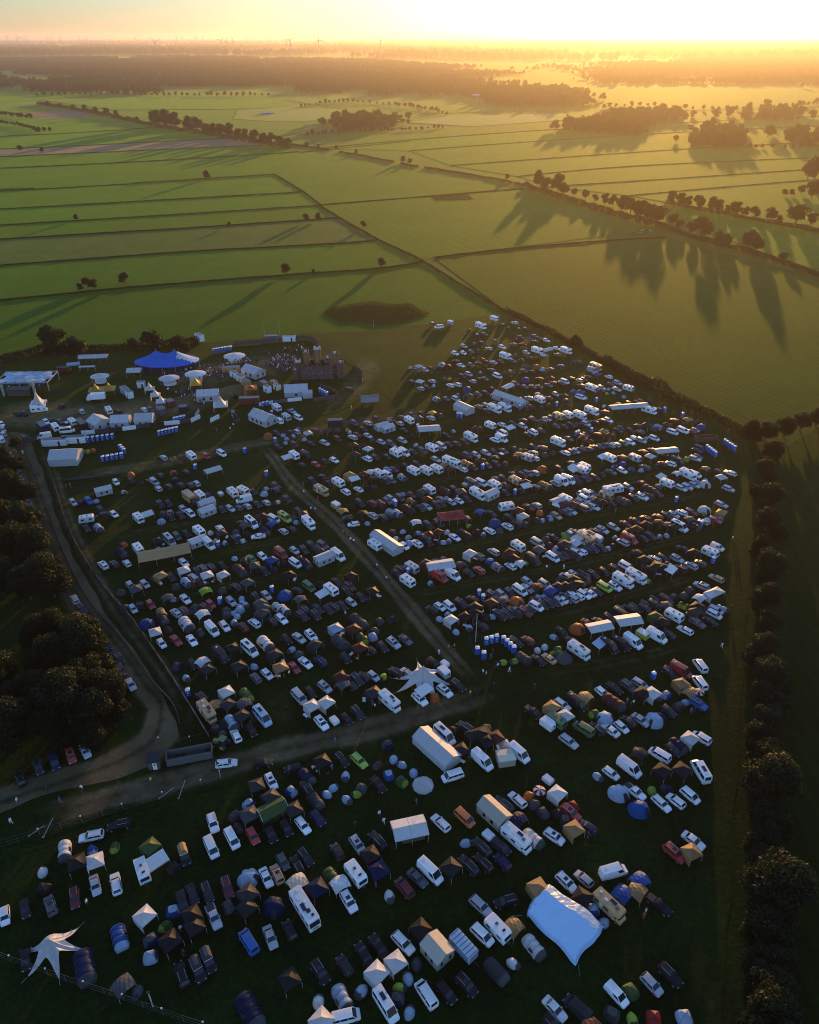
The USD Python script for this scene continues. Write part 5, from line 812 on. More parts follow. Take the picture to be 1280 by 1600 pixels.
lxy = np.array([at(*p) for p, _ in LAND]); tree_k = cKDTree(pos); used = {}
ROWDIR = np.array([.985, .17])
an = lambda t: ('an ' if t[0] in 'aeio' else 'a ') + t
zone = [LAND[int(np.argmin(np.linalg.norm(lxy - q, axis=1)))][1] for q in pos]
near_k = [[j for j in tree_k.query(pos[i], 12)[1] if j != i and items[j]['code'][0] not in '123'][:5] for i in range(len(items))]
west = [[look[j] for j in near_k[i][:4] if (pos[j] - pos[i]) @ ROWDIR < 0] for i in range(len(items))]
east = [[look[j] for j in near_k[i][:4] if (pos[j] - pos[i]) @ ROWDIR >= 0] for i in range(len(items))]
same = {}
for i in range(len(items)): same.setdefault((look[i], zone[i]), []).append(i)
def describe(i):
    """What it is, where, and the neighbours that no look-alike of the same corner has."""
    L, z = look[i], zone[i]; peers = [j for j in same[L, z] if j != i]; out = []
    for j in near_k[i][:3]:
        if look[j] != L and not any(look[j] in (west[p] + east[p]) for p in peers): out.append(f'{L} {z}, beside {an(look[j])}')
    for a in dict.fromkeys(west[i]):
        for b in dict.fromkeys(east[i]):
            if a != b and not any(a in west[p] and b in east[p] for p in peers): out.append(f'{L} {z}, between {an(a)} and {an(b)}')
            if a != b and not any(a in west[p] and b in east[p] for p in peers): out.append(f'{L} {z}, {b} and {a} around it')
    spot_ = lxy[int(np.argmin(np.linalg.norm(lxy - pos[i], axis=1)))]
    rank = sorted(same[L, z], key=lambda j: np.linalg.norm(pos[j] - spot_)).index(i) + 1
    if peers: out.append(f"{nth(rank)} {L} counting out from {z.split(' ', 1)[1]}")
    out += [f'{L} {z}, by {an(look[j])}' for j in near_k[i]]
    for o in out:
        if len(o.replace(',', '').split()) <= 16 and o not in used: used[o] = i; return o
    return out[0]
GROUP = {'chair': 'camp chairs', 'table': 'folding tables', 'cool box': 'cool boxes', 'car': 'cars parked on the camp meadow', 'van': 'vans parked on the camp meadow', 'tent': 'tents pitched on the camp meadow', 'gazebo': 'gazebos on the camp meadow', 'toilet': 'portable toilets', 'caravan': 'caravans on the camp meadow', 'motorhome': 'motorhomes on the camp meadow', 'camper van': 'camper vans on the camp meadow'}
for i, it in enumerate(items):
    near = np.linalg.norm(it['p']) < NEAR_CUT; k = KINDS[it['code'][0]]
    s = rp.uniform(.92, 1.0)
    place(k[1], kit(it['code'], bool(near)), (*it['p'], .40), it['h'], (s, s, s), describe(i), k[2], GROUP.get(k[2]))

# ------------------------------------------------------------------ single things of the camp and the festival
def thing(name, px, py, h, label, cat, group=None, z=.40, zc=0.):
    x = UsdGeom.Xform.Define(stage, numbered('/World', name)); g = at(px, py, zc)
    x.AddTranslateOp().Set(Gf.Vec3d(float(g[0]), float(g[1]), z)); x.AddRotateZOp().Set(math.degrees(h))
    tag(x, label, cat, group); return x.GetPath()
WOOD, RUST, STEEL = mat('weathered_wood', (.10, .065, .04), .8), mat('rusty_brown', (.10, .04, .025), .7), mat('galvanised_steel', (.32, .33, .34), .45, metallic=.5)
DARKWALL, CONCRETE = mat('dark_stage_cloth', (.060, .042, .034), .85), mat('concrete_block', (.25, .24, .22), .9)
TARP = usdkit.material(stage, '/World/Looks/plastic_sheet', {'g': ('geometry', {}), 'n': ('noise_texture', {'scale': .8, 'detail': 5.0, 'distortion': 1.2}), 'b': ('bump', {'strength': .5, 'distance': .25}), 'p': ('principled_bsdf', {'base_color': (.33, .50, .70), 'roughness': .36})},
                       [('g.position', 'n.vector'), ('n.fac', 'b.height'), ('b.normal', 'p.normal')], surface='p.BSDF')
A90 = ROW_H + math.pi / 2
def tent(px, py, L, W, eave, ridge, c, h, label, cat='marquee', windows=2, arches=False, walls=True, name='marquee', zc=1.2):
    p = thing(name, px, py, h, label, cat, zc=zc); gable(p, c, L, W, eave, ridge, windows, arches, walls); return p
tent(682, 1172, 10.5, 4.6, 2.2, 3.5, 'w', ROW_H, 'long plain white marquee with a lit ridge standing by the cross track', windows=0)
p = tent(640, 1302, 6.5, 4.4, 2.5, 3.2, 'w', math.radians(14), 'white open catering tent over a wooden counter among the bottom rows', walls=False, name='catering_tent')
put(p, 'counter', cat_([bx(4.5, .5, 1.0, .5, -1.2, .5), bx(.5, 2.4, 1.0, 2.6, 0, .5)]), WOOD)
tent(772, 1273, 6.2, 3.6, 2.3, 3.5, 'c', ROW_H, 'cream marquee with a pale ridge between saloon cars and a camper')
tent(683, 1487, 4.4, 3.8, 2.3, 3.2, 'c', ROW_H, 'cream frame tent with net windows beside a striped livestock trailer')
tent(790, 1186, 3.6, 3.0, 2.0, 2.15, 'c', math.radians(10), 'cream cube tent between two white vans near the crossing', windows=0)
tent(981, 976, 6.5, 4.0, 2.5, 3.1, 'w', math.radians(12), 'wide white canopy with open front above parked black vans', 'canopy', walls=False, name='canopy')
tent(936, 986, 6.5, 3.6, 2.4, 3.0, 'w', math.radians(16), 'white canopy next to the wide one, above a blue awning', 'canopy', walls=False, name='canopy')
tent(604, 850, 11.5, 4.0, 2.2, 3.2, 'w', ROW_H, 'long white tent with rounded porch beside the sandy camp track', windows=0)
tent(688, 889, 8, 4.2, 2.4, 3.1, 'w', math.radians(14), 'white canopy beside two red vans with a dark open front', 'canopy', walls=False, name='canopy')
tent(797, 626, 16, 4.4, 2.4, 3.6, 'w', ROW_H + .1, 'long striped white marquee in the upper caravan rows')
tent(725, 640, 8, 4.6, 2.4, 3.6, 'w', ROW_H, 'small white hall with blue toilets at its door, upper rows', windows=0)
tent(982, 640, 16, 4.2, 2.5, 3.2, 'w', math.radians(10), 'very long white canopy with open side in the maroon row', 'canopy', walls=False, name='canopy')
tent(1040, 709, 8.5, 3.8, 2.4, 3.0, 'w', math.radians(10), 'white bar canopy with a counter near the brown skip', 'canopy', walls=False, name='canopy')
p = tent(670, 676, 8.5, 5, 2.8, 3.6, 'w', math.radians(8), 'white roof on a wooden frame with a mast, first packed rows', 'shelter', walls=False, name='wooden_shelter')
put(p, 'mast', tube([(-3.5, 0, 3), (-3.5, 0, 6.5)], .06, .04), POLE); put(p, 'boarding', bx(8, .06, 1.1, 0, 2.2, .6), WOOD)
tent(411, 653, 10.5, 6.5, 2.6, 4.6, 'w', ROW_H + .15, 'white hall with dark arched windows below the arena fence', windows=3, arches=True, zc=2)
# the big red canopy with its painted word, the tan one
def flat_roof(name, px, py, L, W, c, h, label, z0=2.3, z1=2.9, text=None):
    p = thing(name, px, py, h, label, 'canopy', zc=2.3); n = 12
    x, y = np.meshgrid(np.linspace(-L / 2, L / 2, n), np.linspace(-W / 2, W / 2, n)); z = z0 + (z1 - z0) * (y / W + .5) - .18 * np.sin(np.pi * (x / L + .5)) + .06 * np.sin(2.6 * x + 1.3 * y) + .04 * np.sin(5 * y)
    v = np.c_[x.ravel(), y.ravel(), z.ravel()]; i = (np.arange(n - 1)[:, None] * n + np.arange(n - 1)).ravel(); f = np.vstack([np.c_[i, i + 1, i + n + 1], np.c_[i, i + n + 1, i + n]])
    put(p, 'roof_cloth', T.Trimesh(np.vstack([v, v - [0, 0, .03]]), np.vstack([f, f[:, ::-1] + n * n]), process=False), cloth(c), 40)
    for x_ in np.linspace(-L / 2, L / 2, 4):
        for s in (-1, 1): put(p, 'leg', bx(.07, .07, z0 if s < 0 else z1, x_, s * W / 2, (z0 if s < 0 else z1) / 2), POLE)
    if text:
        m = meshkit.text_mesh(text, 1.1, .05, True); m.apply_translation((-m.extents[0] / 2, -.3, (z0 + z1) / 2 - .05)); put(p, 'lettering', m, cloth('k'))
    return p
flat_roof('canopy', 706, 808, 8.5, 4.5, 'r', math.radians(12), 'big red canopy with dark painted writing in the left track rows', text='BIBO')
flat_roof('canopy', 257, 866, 15, 5.0, 't', math.radians(20), 'long sagging tan canopy stretched in front of black and white campers')
def star_tent(px, py, R, H, tips, label):
    p = thing('star_tent', px, py, 0, label, 'star tent', zc=0); a = np.array(tips); th = np.linspace(0, 2 * np.pi, 180, endpoint=False); S = []
    d = np.abs((th[:, None] - a[None] + np.pi) % (2 * np.pi) - np.pi).min(1); q_ = np.exp(-d / .17); q2 = np.exp(-(d / .30) ** 1.4)
    edge = R * (.36 + .64 * q_); low = .08 + 2.3 * (1 - q2)
    for t in np.linspace(0, .99, 22):
        S.append(np.c_[edge * (1 - t) * np.cos(th), edge * (1 - t) * np.sin(th), low * (1 - t) ** 1.1 + H * (t ** 1.25 * .55 + .45 * t ** 3) + (1 - t) * t * 2.0 * (1 - .6 * q2)])
    top = loft(S, caps=False); put(p, 'canopy', cat_([top, T.Trimesh(top.vertices - [0, 0, .04], top.faces[:, ::-1], process=False)]), cloth('w'), True)
    put(p, 'centre_pole', tube([(0, 0, 0), (0, 0, H + .1)], .07, .05), POLE)
    for q in tips:
        put(p, 'guy_rope', tube([(R * .98 * math.cos(q), R * .98 * math.sin(q), .1), (R * 1.2 * math.cos(q), R * 1.2 * math.sin(q), 0)], .03, .03, 4), POLE)
        put(p, 'edge_pole', tube([(R * .72 * math.cos(q), R * .72 * math.sin(q), 0), (R * .72 * math.cos(q), R * .72 * math.sin(q), 1.35)], .05, .05, 5), POLE)
star_tent(661, 1068, 7.2, 5.4, [math.radians(x) for x in (-152, -100, -62, -8, 45, 100, 170)], 'white star-shaped tent with a tall peak between parked cars at the crossing')
star_tent(86, 1490, 5.1, 4.2, [math.radians(x) for x in (-125, -60, 5, 58, 178)], 'white five-armed star tent beside the wire fence in the dark corner')
# the tarpaulin tent
p = thing('tarpaulin_tent', 880, 1440, ROW_H + .08, 'huge glossy pale blue tarpaulin draped over a long frame, wrinkled, with sagging edges', 'tarpaulin', zc=1.5)
n, m = 90, 64; x, y = np.meshgrid(np.linspace(-5.9, 5.9, n), np.linspace(-3.9, 3.9, m)); e = np.maximum(np.abs(x) / 5.9, np.abs(y) / 3.9)
w = meshkit.fbm(np.c_[(x * .35).ravel(), (y * .4).ravel(), np.zeros(x.size)], 3, 3).reshape(x.shape)
fold = lambda ax, ay, sd: 1 - np.abs(2 * meshkit.noise(np.c_[(x * ax + y * ay).ravel(), (y * ax * .25 - x * ay * .25).ravel(), np.full(x.size, sd)], sd).reshape(x.shape) - 1)
z = 3.3 - .34 * np.abs(y - 1.5) - .05 * x - .10 * np.abs(x - 1.0) + .35 * (w - .5) + .22 * fold(.35, .2, 4) ** 2 + .16 * fold(.15, .5, 5) ** 2 + .06 * fold(.9, -.5, 6) - .75 * np.clip((e - .92) / .08, 0, 1)
X, Y = x * (1 + .12 * (w - .5) - .012 * np.abs(y)) + .22 * np.sin(y * 1.2), y * (1 + .10 * (w - .5) + .02 * x) + .12 * np.sin(x * .8); z = np.maximum(z, .3)
v = np.c_[X.ravel(), Y.ravel(), z.ravel()]; i = (np.arange(m - 1)[:, None] * n + np.arange(n - 1)).ravel(); f = np.vstack([np.c_[i, i + 1, i + n + 1], np.c_[i, i + n + 1, i + n]])
put(p, 'sheet', T.Trimesh(v, f, process=False), TARP, True)
for sx in (-5.2, 0, 5.2):
    for sy in (-3.3, 3.3): put(p, 'pole', tube([(sx, sy, 0), (sx, sy, 1.0)], .05, .05), POLE)
put(p, 'guy_rope', tube([(-5.8, -3.8, .5), (-7.2, -4.8, 0)], .02, .02, 4), POLE); put(p, 'guy_rope', tube([(5.8, -3.8, .5), (7.0, -5.0, 0)], .02, .02, 4), POLE)
# livestock trailer, lorries, containers
p = thing('livestock_trailer', 724, 1482, ROW_H, 'white livestock trailer with ribbed roof and slatted sides behind dark cars', 'trailer', zc=1.2)
put(p, 'box', rbox(0, 0, 1.1, [(-2.5, .6), (-2.5, 2.5), (2.5, 2.5), (2.5, .6)]), paint('l'), 30)
for x_ in np.linspace(-2.3, 2.3, 7): put(p, 'roof_rib', bx(.07, 2.2, .08, x_, 0, 2.54), paint('d'))
for k in range(5):
    for s in (-1, 1): put(p, 'slat', bx(4.7, .03, .10, 0, s * 1.11, .9 + .32 * k), paint('d'))
    put(p, 'slat', bx(.03, 2.0, .10, 2.51, 0, .9 + .32 * k), paint('d'))
put(p, 'drawbar', bx(1.4, .12, .12, 3.1, 0, .55), PLASTIC); wheels(p, (-.5, .5), 1.05, .36, True)
def lorry(px, py, h, c, label, L=6.0, name='box_lorry'):
    p = thing(name, px, py, h, label, 'lorry', zc=1.5)
    put(p, 'cargo_box', rbox(0, 0, 1.22, [(-L / 2 - 1, .9), (-L / 2 - 1, 3.3), (L / 2 - 1, 3.3), (L / 2 - 1, .9)]), paint(c), 30)
    put(p, 'cab', rbox(0, 0, 1.1, [(L / 2 - .9, .6), (L / 2 - .9, 2.5), (L / 2 + .2, 2.5), (L / 2 + .7, 1.6), (L / 2 + .75, .6)]), paint('w' if c != 't' else 'd'), 30)
    put(p, 'windscreen', slab(inset([(L / 2 + .70, -1.0, 1.6), (L / 2 + .70, 1.0, 1.6), (L / 2 + .22, 1.0, 2.45), (L / 2 + .22, -1.0, 2.45)], .88), .03), GLASS)
    put(p, 'lettering_band', bx(L * .7, .02, .35, -1, -1.23, 2.3), paint('g')); wheels(p, (-L / 2 + .3, L / 2 + .1), 1.1, .45, True); return p
lorry(150, 622, math.radians(190), 'w', 'white box lorry parked on the festival road below the yellow tent'); lorry(298, 781, ROW_H, 't', 'rust brown box lorry between parked cars and a white party tent', 5.5)
def container(name, px, py, h, L, W, H, c, label, open_=False, cat='container', m=None):
    p = thing(name, px, py, h, label, cat, zc=H / 2); M = m or paint(c)
    if open_:
        put(p, 'floor', bx(L, W, .1, 0, 0, .45), M)
        for s in (-1, 1): put(p, 'side_wall', bx(L, .08, H - .4, 0, s * (W / 2 - .04), H / 2 + .2), M); put(p, 'end_wall', bx(.08, W - .2, H - .4, s * (L / 2 - .04), 0, H / 2 + .2), M)
    else:
        put(p, 'shell', rbox(0, 0, W / 2, [(-L / 2, .15), (-L / 2, H), (L / 2, H), (L / 2, .15)]), M, 30); put(p, 'roof_cap', bx(L - .3, W - .3, .05, 0, 0, H + .02), paint('g'))
        put(p, 'door', bx(.8, .03, min(1.9, H - .4), L * .2, -W / 2 - .01, min(1.9, H - .4) / 2 + .2), paint('d'))
    for x_ in np.linspace(-L / 2 + .2, L / 2 - .2, max(3, int(L))):
        for s in (-1, 1): put(p, 'rib', bx(.06, .05, H - .4, x_, s * (W / 2 + .02), H / 2 + .2), M)
    return p
container('skip', 1103, 687, math.radians(8), 8.5, 2.5, 2.4, 'm', 'open rust brown skip at the hedge end of the upper rows', True, 'skip', RUST)
p = container('container_trailer', 578, 625, math.radians(10), 7.5, 2.5, 2.8, 's', 'silver open-topped container trailer standing alone on the meadow', True, 'trailer', STEEL); wheels(p, (-2, 2), 1.1, .45, True)
p = container('tipping_trailer', 297, 1182, math.radians(14), 9.5, 2.7, 2.5, 'g', 'long dented grey metal tipping trailer beside the gate hut', True, 'trailer', mat('dull_steel', (.11, .11, .11), .55, metallic=.3)); wheels(p, (-2.5, -1.4, 3.5), 1.15, .5, True)
p = thing('gate_hut', 242, 1192, math.radians(8), 'small dark gate hut with an open white door at the road fork', 'hut', zc=1.2)
put(p, 'wall', bx(2.4, 2.2, 2.3, 0, 0, 1.15), WOOD); put(p, 'roof', loft([[(-1.4, -1.3, 2.3), (1.4, -1.3, 2.3), (1.4, 1.3, 2.65), (-1.4, 1.3, 2.65)], [(-1.4, -1.3, 2.4), (1.4, -1.3, 2.4), (1.4, 1.3, 2.75), (-1.4, 1.3, 2.75)]]), paint('d')); put(p, 'door', bx(.85, .05, 1.95, .2, -1.15, 1.0), paint('w')); put(p, 'door_window', bx(.4, .02, .4, .2, -1.19, 1.5), GLASS)
p = thing('tractor', 346, 1163, math.radians(160), 'green tractor with yellow wheels beside the grey tipping trailer', 'tractor', zc=1)
put(p, 'bonnet', rbox(0, 0, .45, [(.2, .8), (.2, 1.6), (1.9, 1.5), (2.0, .8)]), paint('e'), 30); put(p, 'cab', rbox(0, 0, .75, [(-1.2, 1.1), (-1.05, 2.6), (.1, 2.6), (.3, 1.1)]), GLASS, 30); put(p, 'cab_roof', bx(1.5, 1.6, .12, -.5, 0, 2.66), paint('e'))
for x_, r in ((-.8, .85), (1.5, .5)):
    for s in (-1, 1):
        q = wheel(r, .45); q.apply_translation((x_, s * .95, r)); put(p, 'tyre', q, TYRE); q = wheel(r * .55, .1); q.apply_translation((x_, s * 1.16, r)); put(p, 'rim', q, paint('y'))
# toilets that stand in blocks
TOI = kit('bw', True)
def toilets(pts, label, h=-math.pi / 2):
    for k, (x_, y_) in enumerate(pts): place('portable_toilet', TOI, (*at(x_, y_, 1.2), .40), h, 1.0, f"blue portable toilet {label}, {['first', 'second', 'third', 'fourth', 'fifth', 'sixth', 'seventh', 'eighth', 'ninth', 'tenth'][k]}", 'toilet', 'portable toilets')
lin = lambda a, b, n: [tuple(np.array(a) + (np.array(b) - np.array(a)) * k / max(1, n - 1)) for k in range(n)]
toilets(lin((760, 1003), (776, 999), 3), 'at the back of the toilet yard'); toilets(lin((787, 1001), (803, 1016), 4), 'on the long side of the toilet yard', math.pi); toilets(lin((746, 1018), (756, 1025), 2), 'on the track side of the toilet yard', 0.)
toilets(lin((1105, 701), (1118, 711), 5), 'behind the brown skip'); toilets(lin((1133, 692), (1148, 702), 5), 'at the hedge corner')
toilets(lin((138, 688), (176, 683), 6), 'in the row above the balloons'); toilets(lin((161, 718), (190, 713), 5), 'in the block on the track edge'); toilets(lin((194, 706), (188, 700), 3), 'at the bend of the block on the track edge', math.pi)
toilets(lin((249, 678), (276, 672), 6), 'in front of the banner fence'); toilets(lin((273, 657), (288, 654), 4), 'behind the banner fence'); toilets(lin((334, 549), (360, 545), 7), 'behind the round bar'); toilets(lin((500, 611), (511, 617), 4), 'behind the castle stage')
toilets([(716, 650), (721, 651)], 'at the door of the small white hall')
# ------------------------------------------------------------------ festival
p = thing('big_top', 262, 570, .05, 'blue two-masted circus tent with a white seam in the festival', 'circus tent', zc=1)
th = np.linspace(0, 2 * np.pi, 48, endpoint=False); a_, b_ = 15.0, 9.5; ring = np.c_[a_ * np.cos(th), b_ * np.sin(th)]
wall_ = loft([np.c_[ring * .97, np.full(48, 0.)], np.c_[ring * .97, np.full(48, 2.9)]], caps=False); put(p, 'side_wall', cat_([wall_, T.Trimesh(wall_.vertices * [.995, .995, 1], wall_.faces[:, ::-1], process=False)]), cloth('n'))
S = [np.c_[ring, np.full(48, 2.8)]]
for t in np.linspace(.12, 1, 8):
    spine = np.c_[np.clip(ring[:, 0], -4.2, 4.2) * 1.0, np.zeros(48)]; r = ring * (1 - t) + spine * t; dip = 1.6 * (1 - (spine[:, 0] / 4.2) ** 2) * t; S.append(np.c_[r, 2.8 + 5.0 * (t ** 1.5) - dip * (t > .5)])
roof_ = loft(S, caps=False); put(p, 'roof_cloth', roof_, mat('big_top_blue', (.010, .10, .40), .85, specular_ior_level=.1), 60); put(p, 'white_panel', patch(roof_, lambda q: (q[:, 0] > 5.5) & (q[:, 1] > -3.5) & (q[:, 1] < 3.0), .05), cloth('w'), 60)
for s in (-1, 1): put(p, 'mast', tube([(s * 4.2, 0, 0), (s * 4.2, 0, 8.9)], .15, .1), POLE)
for q in th[::3]: put(p, 'side_pole', tube([(a_ * math.cos(q), b_ * math.sin(q), 0), (a_ * math.cos(q), b_ * math.sin(q), 2.85)], .06, .06, 5), POLE)
p = thing('hexagon_roof_stage', 40, 594, .05, 'dance floor roof of many pale blue hexagon sails on trusses beside the hedge', 'stage', zc=3)
for r_ in range(3):
    for c_ in range(5):
        x_, y_ = -8.4 + 4.2 * c_ + (2.1 if r_ % 2 else 0), -4 + 4 * r_; q = np.linspace(0, 2 * np.pi, 7)[:-1] + math.pi / 6
        put(p, 'roof_sail', loft([np.c_[2.4 * np.cos(q) + x_, 2.6 * np.sin(q) + y_, 4.1 + .35 * np.cos(3 * q)], np.c_[1.1 * np.cos(q) + x_, 1.15 * np.sin(q) + y_, np.full(6, 4.35)], np.c_[.05 * np.cos(q) + x_, .05 * np.sin(q) + y_, np.full(6, 4.5)]], caps=False), cloth('l' if (r_ + c_) % 3 else 'w'))
for x_ in (-10.5, 0, 12):
    for y_ in (-6.5, 6.5): put(p, 'truss_post', bx(.35, .35, 4.4, x_, y_, 2.2), STEEL)
for y_ in (-6.5, 6.5): put(p, 'truss_beam', bx(23, .35, .4, .7, y_, 4.0), STEEL)
for x_ in (-10.5, 12): put(p, 'truss_beam', bx(.35, 13, .4, x_, 0, 3.95), POLE)
put(p, 'bar_roof', slab([(-4, -12, 2.9), (6, -12, 2.9), (6, -9, 3.4), (-4, -9, 3.4)], .05), cloth('g')); put(p, 'bar_front', bx(9.6, .2, 2.6, 1, -11.5, 1.3), DARKWALL); put(p, 'speaker_tower', bx(.9, .9, 5.5, 7.5, -10.5, 2.75), STEEL); put(p, 'speaker_tower', bx(.9, .9, 5, -5.5, -11, 2.5), STEEL)
for x_, y_, h_, lb, w_ in [(155, 660, ROW_H + .15, 'broad', 8.2), (189, 658, .12, 'middle', 8.2), (226, 655, .12, 'third', 8.2)]:
    tent(x_, y_, 7.0, w_ - 1.2, 2.6, 4.4, 'w', h_, f'{lb} white marquee of the three with arched windows behind the banner fence', windows=2, arches=True, zc=2)
tent(103, 714, 10, 8.5, 2.8, 4.8, 'w', .1, 'plain white marquee next to the two white containers above the lane', windows=0, zc=2)
tent(396, 581, 9.5, 6.5, 2.7, 4.5, 'w', ROW_H + .2, 'white marquee with a glazed porch beside the arena crowd', zc=2); tent(325, 617, 9, 7, 2.7, 4.3, 'w', .15, 'white marquee with arched windows behind the white entrance pagoda', arches=True, zc=2)
tent(463, 610, 10, 7.5, 2.3, 4.6, 'w', .12, 'white sloping marquee with a small annexe below the castle stage', windows=1, zc=2); tent(481, 617, 4, 4, 2.3, 3.0, 'w', .12, 'small white annexe tent in front of the sloping marquee', windows=0, name='annexe_tent')
tent(211, 585, 6.2, 5, 2.8, 4.0, 'w', .1, 'white gabled bar tent on dark posts next to the blue circus tent', walls=False, name='bar_tent')
tent(147, 563, 13, 4.5, 2.8, 3.8, 'w', .12, 'long white market stall roof below the dark hedge', walls=False, name='market_stall'); tent(116, 574, 5.5, 3.4, 2.6, 3.3, 'l', .3, 'pale lean-to stall at the end of the long market stall', walls=False, name='market_stall'); tent(137, 577, 7, 1.6, 2.3, 2.6, 'w', .1, 'narrow white counter roof in front of the long market stall', walls=False, name='market_stall')
for x_, y_, r_, lb in [(265, 595, 4.6, 'round white bar nearest the blue circus tent'), (306, 588, 4.8, 'round white bar between the yellow tent and the blue circus tent'), (367, 560, 5.2, 'round white bar with a domed top by the blue toilets'), (157, 592, 4.2, 'round white bar behind the yellow stretch tent')]:
    p = thing('round_bar', x_, y_, .2, lb, 'bar', zc=2); q = np.linspace(0, 2 * np.pi, 12, endpoint=False)
    put(p, 'roof', loft([np.c_[r_ * np.cos(q), r_ * .85 * np.sin(q), np.full(12, 2.7)], np.c_[r_ * np.cos(q), r_ * .85 * np.sin(q), np.full(12, 3.0)], np.c_[r_ * .35 * np.cos(q), r_ * .3 * np.sin(q), np.full(12, 3.7)], np.c_[.1 * np.cos(q), .1 * np.sin(q), np.full(12, 4.0)]]), cloth('w'))
    put(p, 'counter', loft([np.c_[r_ * .62 * np.cos(q), r_ * .5 * np.sin(q), np.full(12, 0.)], np.c_[r_ * .62 * np.cos(q), r_ * .5 * np.sin(q), np.full(12, 1.15)]]), paint('w')); put(p, 'mast', tube([(0, 0, 3.6), (0, 0, 5.0)], .08, .04), POLE)
    for t in q[::2]: put(p, 'post', tube([(r_ * .9 * math.cos(t), r_ * .76 * math.sin(t), 0), (r_ * .9 * math.cos(t), r_ * .76 * math.sin(t), 2.75)], .06, .06, 5), POLE)
def pagoda(px, py, W_, H_, c, label, cat='pagoda tent', h=.2, peaks=1):
    p = thing('pagoda_tent', px, py, h, label, cat, zc=2)
    for k in range(peaks):
        m = canopy(W_, W_, 2.4, H_, .4, 8, .34); m.apply_translation(((k - (peaks - 1) / 2) * W_, 0, 0)); put(p, 'canopy', m, cloth(c))
    for sx in (-1, 1):
        for sy in (-1, 1): put(p, 'leg', bx(.1, .1, 2.4, sx * (W_ * peaks / 2 - .1), sy * (W_ / 2 - .1), 1.2), POLE)
    put(p, 'side_wall', bx(.05, W_ - .3, 2.0, -W_ * peaks / 2 + .15, 0, 1.1), cloth(c)); put(p, 'finial', tube([((peaks - 1) * W_ / 2, 0, H_), ((peaks - 1) * W_ / 2, 0, H_ + .5)], .06, .03), POLE)
pagoda(234, 609, 4, 5.2, 'w', 'top white pagoda of the stepped three'); pagoda(243, 619, 4, 5.2, 'w', 'middle white pagoda of the stepped three'); pagoda(252, 629, 4, 5.2, 'w', 'lowest white pagoda of the stepped three'); pagoda(60, 632, 6, 7.5, 'w', 'tall white pagoda behind a motorhome near the hexagon roof'); pagoda(345, 634, 6, 6.4, 'w', 'white entrance pagoda in the banner fence'); pagoda(306, 601, 5, 5.2, 'y', 'small yellow pagoda between the round bars'); pagoda(160, 610, 5.5, 5.2, 'y', 'double-peaked yellow stretch tent behind the white lorry', peaks=2)
pagoda(392, 608, 5.5, 3.6, 'o', 'low red and tan tiled roof stall beside the food wagons')
for x_, y_, L_, W_, H_, c_, lb, h_ in [(86, 692, 9, 2.6, 2.7, 'w', 'white container with a littered roof next to the plain marquee', .12), (116, 688, 9, 2.6, 2.7, 'w', 'second white container behind the plain marquee', .12), (66, 668, 6, 2.5, 2.6, 'n', 'blue office container near the yard gate', ROW_H), (252, 643, 4, 3, 2.8, 'g', 'grey office cabin right of the three marquees', ROW_H), (287, 640, 3.5, 3, 2.6, 'd', 'dark cabin behind the sign boards', .1),
                            (127, 663, 7, 2.6, 2.2, 'd', 'dark open trailer beside the broad white marquee', ROW_H), (196, 612, 6, 2.5, 3, 's', 'silver trailer among the yellow tents', ROW_H), (203, 618, 2.6, 2.5, 3, 'w', 'white wagon cab in front of the silver trailer', ROW_H), (221, 602, 3.2, 2.8, 2.8, 'w', 'white kiosk beside the stepped pagodas', .1), (266, 631, 4, 3, 2.6, 'm', 'brown wooden kiosk below the stepped pagodas', ROW_H), (366, 586, 4, 2.4, 2.6, 'w', 'white food wagon nearest the long counter', ROW_H), (376, 592, 4.5, 2.6, 2.9, 'c', 'cream food wagon in the middle of the row', ROW_H), (385, 599, 4, 2.8, 2.6, 't', 'tan food wagon beside the tiled roof stall', ROW_H),
                            (413, 602, 4.5, 2.5, 2.7, 'g', 'grey wagon beside the arena fence', ROW_H), (418, 609, 3.2, 2.4, 3, 'w', 'white wagon beside the arena fence', ROW_H), (428, 600, 3, 2.2, 2.4, 't', 'tan wagon close to the castle stage', ROW_H), (433, 606, 3, 2.4, 2.4, 'c', 'cream wagon close to the castle stage', ROW_H), (390, 627, 8.5, 2.8, 3, 'm', 'long brown food stall in the banner fence', .1), (361, 578, 8, 3, 2.4, 't', 'long tan counter roof behind the food wagons', .2),
                            (424, 530, 7, 2.5, 3.2, 'g', 'grey stage trailer on the edge of the arena', .08), (452, 530, 6.5, 2.4, 2.8, 'w', 'white trailer on the edge of the arena', .05), (312, 528, 5.5, 2.6, 3.4, 'w', 'white box trailer alone on the meadow behind the toilets', ROW_H), (524, 662, 6, 2.6, 3, 'd', 'dark stall with lights below the castle stage', .1), (100, 578, 6, 3, 2.4, 'm', 'dark brown bar hut by the market stall', .1)]:
    container('cabin', x_, y_, h_, L_, W_, H_, c_, lb, False, 'cabin')
p = thing('castle_stage', 502, 590, .08, 'dark castle-like stage of scaffold towers and battlements facing the arena', 'stage', zc=0)
for x_, y_, L_, W_, H_ in [(-3, -3, 20, .6, 7.5), (9, 2, .6, 10, 8), (-12, 2, .6, 9, 6.5), (-2, 6, 12, .6, 8)]: put(p, 'castle_wall', bx(L_, W_, H_, x_, y_, H_ / 2), DARKWALL)
